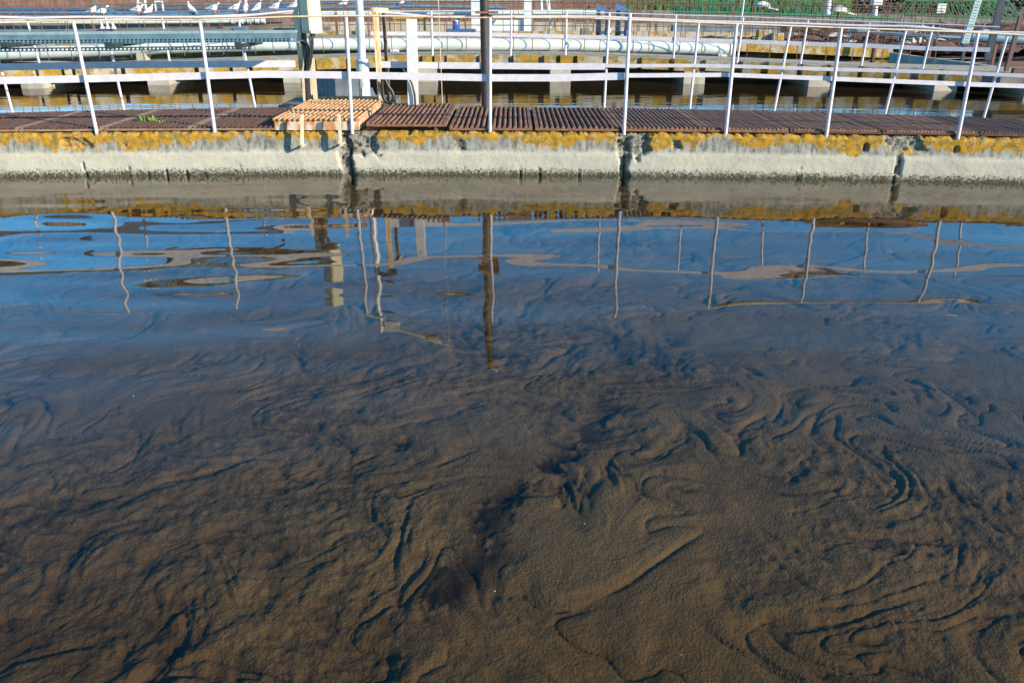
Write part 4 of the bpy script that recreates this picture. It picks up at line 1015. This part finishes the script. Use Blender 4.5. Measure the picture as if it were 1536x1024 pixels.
# green bridge truss
Y = 40; t = thing('green_bridge', 'green lattice steel bridge of a clarifier in front of dark trees', 'bridge', (at_Y(1440, 24, Y).x, Y, .8))
TL, TR, BL, BR = at_Y(1374, 1.5, Y), at_Y(1512, 1.5, Y), at_Y(1358, 22, Y), at_Y(1532, 28, Y)
for dy, nm in ((0, 'front_truss'), (1.1, 'rear_truss')):
    o = Vector((0, dy, 0)); m = MB()
    m.bar(TL + o, TR + o, .07, .07); m.bar(BL + o, BR + o, .07, .07); m.bar(BL + o, TL + o, .06, .06); m.bar(TR + o, BR + o, .06, .06)
    n = 12
    for i in range(n):
        a = TL.lerp(TR, i / n) + o; b = BL.lerp(BR, (i + .7) / n) + o; c = TL.lerp(TR, (i + 1) / n) + o
        m.bar(a, b, .04, .04)
        if i % 2 == 0 or dy == 0: m.bar(b, c, .04, .04)
        if i % 3 == 0: m.bar(a, BL.lerp(BR, i / n + .02) + o, .04, .04)
    m.build('truss', 'green_paint', t)
m = MB(); q = at_Y(1412, 13, Y - .1); m.box(q.x - .2, q.x + .2, Y - .15, Y - .08, q.z - .2, q.z + .2); m.build('control_box', 'pipe_paint', t)
m = MB(); m.hexa([BL + Vector((0, .04, -.04)), BR + Vector((0, .04, -.04)), BR + Vector((0, 1.06, -.04)), BL + Vector((0, 1.06, -.04)), BL + Vector((0, .04, .0)), BR + Vector((0, .04, .0)), BR + Vector((0, 1.06, .0)), BL + Vector((0, 1.06, .0))]); m.build('deck', 'rust_dark', t)
# teal mesh fence with reeds
Y = 38.9; t = thing('teal_fence', 'teal steel fence of close upright bars among green reeds', 'fence', at_Y(1130, 20, Y))
m = MB()
for i in range(95):
    px = 1008 + 247 * i / 94; p = at_Y(px, 18, Y); m.bar((p.x, Y, .3), (p.x + random.uniform(-.12, .12), Y, random.uniform(1.5, 2.0)), .026, .03)
m.build('bars', 'teal_paint', t)
m = MB(); p, q = at_Y(1008, 18, Y), at_Y(1255, 18, Y)
for z in (.6, 1.3, 1.95): m.bar((p.x, Y + .03, z), (q.x, Y + .03, z), .03, .05)
m.build('rail', 'teal_paint', t)
m = MB()
for i in range(1500):
    px = random.uniform(940, 1275); Yq = random.uniform(39.4, 43); p = at_Y(px, 15, Yq); h = random.uniform(.8, 2.3)
    if px > 1200: h *= .8
    l = random.uniform(-.35, .35); w = .022
    m.add([(p.x - w, Yq, .35), (p.x + w, Yq, .35), (p.x + l * .4 + w, Yq, .35 + h * .6), (p.x + l * .4 - w, Yq, .35 + h * .6), (p.x + l, Yq + random.uniform(-.2, .2), .35 + h)], [(0, 1, 2, 3), (3, 2, 4)])
struct(m.build('reeds', 'reed_green'), 'stuff')

# trees
def tree(label, x, y, h, w, m_, n=2600, lf=.16):
    t = thing('tree', label, 'tree', (x, y, .1), 'trees along the far edge')
    mb = MB(); mb.tube([(x, y, 0), (x + .1, y, h * .35), (x - .1, y + .1, h * .7)], [.22, .15, .06], 8)
    for k in range(7):
        a = k * 2.4; z = h * (.25 + .06 * k); mb.tube([(x, y, z), (x + math.cos(a) * w * .35, y + math.sin(a) * w * .35, z + h * .12), (x + math.cos(a) * w * .6, y + math.sin(a) * w * .6, z + h * .2)], [.07, .045, .02], 5)
    mb.build('trunk', 'bark', t)
    mb = MB(); cl = []
    for k in range(26):
        a = random.uniform(0, 6.28); zz = random.uniform(.12, .95); rr_ = w * math.sqrt(random.random()) * math.sin(math.pi * min(1, .25 + zz * .7)) ** .7
        cl.append((Vector((x + rr_ * math.cos(a), y + rr_ * math.sin(a), h * zz)), w * random.uniform(.22, .42)))
    for i in range(n):
        c, s = random.choice(cl); d = Vector((random.gauss(0, 1), random.gauss(0, 1), random.gauss(0, .8))).normalized() * s * random.uniform(.55, 1.05)
        p = c + d; u = Vector((random.uniform(-1, 1), random.uniform(-1, 1), random.uniform(-1, 1))).normalized(); v = u.orthogonal().normalized()
        u *= lf * random.uniform(.6, 1.3); v *= lf * .5
        mb.add([p - u, p + v, p + u, p - v], [(0, 1, 2, 3)])
    mb.build('crown', m_, t)
for x, y, h, w, m_, lab in ((13.5, 47, 4.4, 2.6, 'leaf_mid', 'bushy mid green tree behind the left part of the green reeds'), (17.5, 48, 4.8, 3., 'leaf_dark', 'dark tree behind the right domed lamp'),
                        (21, 47, 5, 3.2, 'leaf_dark', 'dark tree behind the pale box on its post'), (24.5, 49, 5.2, 3.3, 'leaf_dark', 'dark tree behind the left end of the green bridge'),
                        (28.5, 48, 5, 3.2, 'leaf_dark', 'dark tree behind the right end of the green bridge'), (32.5, 48, 4.8, 3., 'leaf_mid', 'mid green tree at the upper right corner'),
                        (9.5, 50, 4., 2.6, 'leaf_mid', 'mid green tree behind the left end of the reeds')):
    tree(lab, x, y, h, w, m_)
m = MB()
for i in range(5000):
    p = Vector((random.uniform(8, 36), random.uniform(44, 46.5), random.uniform(.2, 3.4) * random.uniform(.5, 1))); u = Vector((random.uniform(-1, 1), random.uniform(-1, 1), random.uniform(-1, 1))).normalized(); v = u.orthogonal().normalized() * .07; u *= .14
    m.add([p - u, p + v, p + u, p - v], [(0, 1, 2, 3)])
struct(m.build('undergrowth', 'leaf_dark'), 'stuff')

# ------------------------------------------------------------------ gulls
def gull(px, py, Y, face, label, size=1., upright=0.):
    b = at_Y(px, py, Y); t = thing('gull', label, 'gull', b, 'gulls resting on the pipes')
    s = .335 * size
    def T(p): # local: x forward, y side, z up
        a, c = math.cos(face), math.sin(face)
        return b + Vector((p[0] * a - p[1] * c, p[0] * c + p[1] * a, p[2])) * s
    pit_ = upright
    def P(x, z):
        a = pit_; z0 = .45
        return (x * math.cos(a) - (z - z0) * math.sin(a), 0, z0 + x * math.sin(a) + (z - z0) * math.cos(a))
    spine = [(-.74, .36, .02, .03), (-.58, .40, .085, .06), (-.4, .44, .16, .15), (-.15, .47, .22, .23), (.1, .50, .235, .25), (.26, .60, .19, .21), (.34, .72, .135, .15), (.39, .83, .125, .135), (.46, .89, .12, .12), (.54, .88, .085, .085), (.60, .86, .03, .03)]
    m = MB(); n = 10; vs = []; fs = []
    for i, (x, z, rw, rh) in enumerate(spine):
        x2, _, z2 = P(x, z)
        for k in range(n):
            a = 2 * math.pi * k / n; vs.append(T((x2 - rh * math.sin(a) * (.25 if x < .25 else .0), rw * math.cos(a), z2 + rh * math.sin(a))))
    for i in range(len(spine) - 1):
        for k in range(n): fs.append((i * n + k, i * n + (k + 1) % n, (i + 1) * n + (k + 1) % n, (i + 1) * n + k))
    fs += [tuple(reversed(range(n))), tuple((len(spine) - 1) * n + k for k in range(n))]
    m.add(vs, fs, True); m.build('body', 'gull_white', t)
    for sd in (-1, 1):
        m = MB(); w = []
        for x, z, o in ((.08, .56, .235), (-.08, .62, .20), (-.38, .54, .13), (-.8, .44, .04), (-.45, .44, .16), (-.12, .46, .225)):
            x2, _, z2 = P(x, z); w.append(T((x2, sd * (o + .012), z2)))
        for x, z, o in ((.08, .56, .235), (-.08, .62, .20), (-.38, .54, .13), (-.8, .44, .04), (-.45, .44, .16), (-.12, .46, .225)):
            x2, _, z2 = P(x, z); w.append(T((x2, sd * (o - .03), z2)))
        m.add(w, [(0, 1, 2, 3, 4, 5), (11, 10, 9, 8, 7, 6)] + [(i, (i + 1) % 6, 6 + (i + 1) % 6, 6 + i) for i in range(6)], True); m.build('wing', 'gull_grey', t)
        m = MB(); m.tube([T((.02, sd * .07, .34)), T((.0, sd * .07, .17)), T((.02, sd * .07, .0))], .018 * s * 1.6, 6); m.bar(T((-.02, sd * .07, .01)), T((.1, sd * .07, .01)), .06 * s, .015 * s); m.build('leg', 'gull_orange', t)
    m = MB(); x2, _, z2 = P(.58, .835); m.tube([T((x2, 0, z2)), T((x2 + .16, 0, z2 - .04))], [.03 * s, .008 * s], 6); m.build('beak', 'gull_orange', t)
GY = 27.45
gl = [(141, 24, GY, -.1, 'leftmost gull, grey wing turned to us, on the blue pipe', 1, .15), (156, 25, GY, .25, 'gull standing close right of the leftmost gull', 1, .05),
      (209, 23, GY, .1, 'gull with body level, left of two by the white pipe frame', 1.05, 0), (226, 23, GY, .9, 'gull facing half away, right of two by the white pipe frame', .95, .25),
      (288, 22, GY, 2.7, 'gull facing left with grey wing, alone left of the middle gulls', 1, .35), (322, 21, GY, 0, 'gull with level body and orange legs right of the left-facing gull', 1.05, 0),
      (355, 19.5, GY, .2, 'gull standing left of the upright gull', 1, .1), (370, 19, GY, 1.6, 'slim upright gull seen from behind between two side-on gulls', 1, .5),
      (389, 19, GY, .35, 'tall gull just right of the slim upright gull', 1.1, .4), (415, 18, GY, .1, 'gull second from the electrical cabinet, grey back', 1, .15),
      (443, 15.3, GY, .1, 'gull beside the electrical cabinet above the rusty post top', 1.05, .3), (519, 11, 26.95, .3, 'gull between the electrical cabinet and the lamp post', .9, .2),
      (604, 8.4, 33, 1.0, 'small distant gull above the white square post', .95, .4)]
for g in gl: gull(g[0], g[1], g[2], g[3], g[4], g[5], g[6])

# specks floating on the water
for i, (px, py) in enumerate(((877, 786), (1007, 757), (1022, 982), (1372, 714), (448, 518), (200, 594), (742, 887), (1170, 484))):
    c = at_z(px, py, .003); m = MB(); r = .0032
    vs = [(c.x + r * random.uniform(.5, 1.2) * math.cos(k), c.y + r * random.uniform(.5, 1.2) * math.sin(k), .003 + .003 * (k % 2)) for k in range(6)]
    vs.append((c.x, c.y, .008)); m.add(vs, [(k, (k + 1) % 6, 6) for k in range(6)])
    tag(m.build('feather_speck', 'silt_light'), ['tiny pale speck floating low right of centre', 'tiny pale speck floating among the folds right of centre', 'tiny pale speck at the lower right of centre', 'tiny pale speck on the dark patch at the right',
        'tiny pale speck on the blue reflection at the left', 'tiny pale speck on the far left of the water', 'tiny pale speck low in the middle of the water', 'tiny pale speck below the right post reflections'][i], 'speck', 'specks floating on the basin')

# ------------------------------------------------------------------ light, sky, camera
SUN_AZ, SUN_EL = R(57), R(20)     # from behind the camera turned to the right
to_sun = Vector((math.sin(SUN_AZ) * math.cos(SUN_EL), -math.cos(SUN_AZ) * math.cos(SUN_EL), math.sin(SUN_EL)))
sun = bpy.data.lights.new('sun', 'SUN'); sun.energy = 4.6; sun.angle = R(.53); sun.color = (1., .855, .64)
so = bpy.data.objects.new('sun', sun); col.objects.link(so)
so.rotation_euler = (-to_sun).to_track_quat('-Z', 'Y').to_euler()
w = bpy.data.worlds.new('World'); scene.world = w; w.use_nodes = True
nt = w.node_tree; bg = nt.nodes['Background']
sky = nt.nodes.new('ShaderNodeTexSky'); sky.sky_type = 'NISHITA'; sky.sun_disc = False
sky.sun_elevation = SUN_EL; sky.sun_rotation = math.pi - SUN_AZ
sky.air_density = 1.0; sky.dust_density = .2; sky.ozone_density = 3.5; sky.altitude = 200
tint = nt.nodes.new('ShaderNodeMix'); tint.data_type = 'RGBA'; tint.blend_type = 'MULTIPLY'; tint.inputs['Factor'].default_value = 1
tc = nt.nodes.new('ShaderNodeTexCoord'); sp = nt.nodes.new('ShaderNodeSeparateXYZ'); nt.links.new(tc.outputs['Generated'], sp.inputs[0])
cr = nt.nodes.new('ShaderNodeValToRGB'); nt.links.new(sp.outputs['Z'], cr.inputs[0])
cr.color_ramp.elements[0].position = .09; cr.color_ramp.elements[0].color = (.80, .98, 1.12, 1)     # paler near the horizon
cr.color_ramp.elements[1].position = .24; cr.color_ramp.elements[1].color = (.22, 1.0, 1.27, 1)     # deep clear-air blue above
e3 = cr.color_ramp.elements.new(.50); e3.color = (.20, .62, .76, 1)
nt.links.new(cr.outputs[0], tint.inputs['B'])
nt.links.new(sky.outputs[0], tint.inputs['A']); nt.links.new(tint.outputs['Result'], bg.inputs['Color']); bg.inputs['Strength'].default_value = .145

cd = bpy.data.cameras.new('camera'); cd.sensor_width = 36; cd.lens = F / 1536 * 36; cd.clip_end = 2000; cd.clip_start = .05
co = bpy.data.objects.new('camera', cd); col.objects.link(co)
co.location = (0, 0, H); co.rotation_euler = (R(90) - PITCH, 0, 0); scene.camera = co
scene.render.engine = 'CYCLES'
vs_ = scene.view_settings; vs_.view_transform = 'Standard'; vs_.look = 'None'; vs_.gamma = 1; vs_.exposure = .9; vs_.use_curve_mapping = False
cy = scene.cycles; cy.max_bounces = 6; cy.transparent_max_bounces = 8; cy.caustics_reflective = False; cy.caustics_refractive = False
cy.use_denoising = True
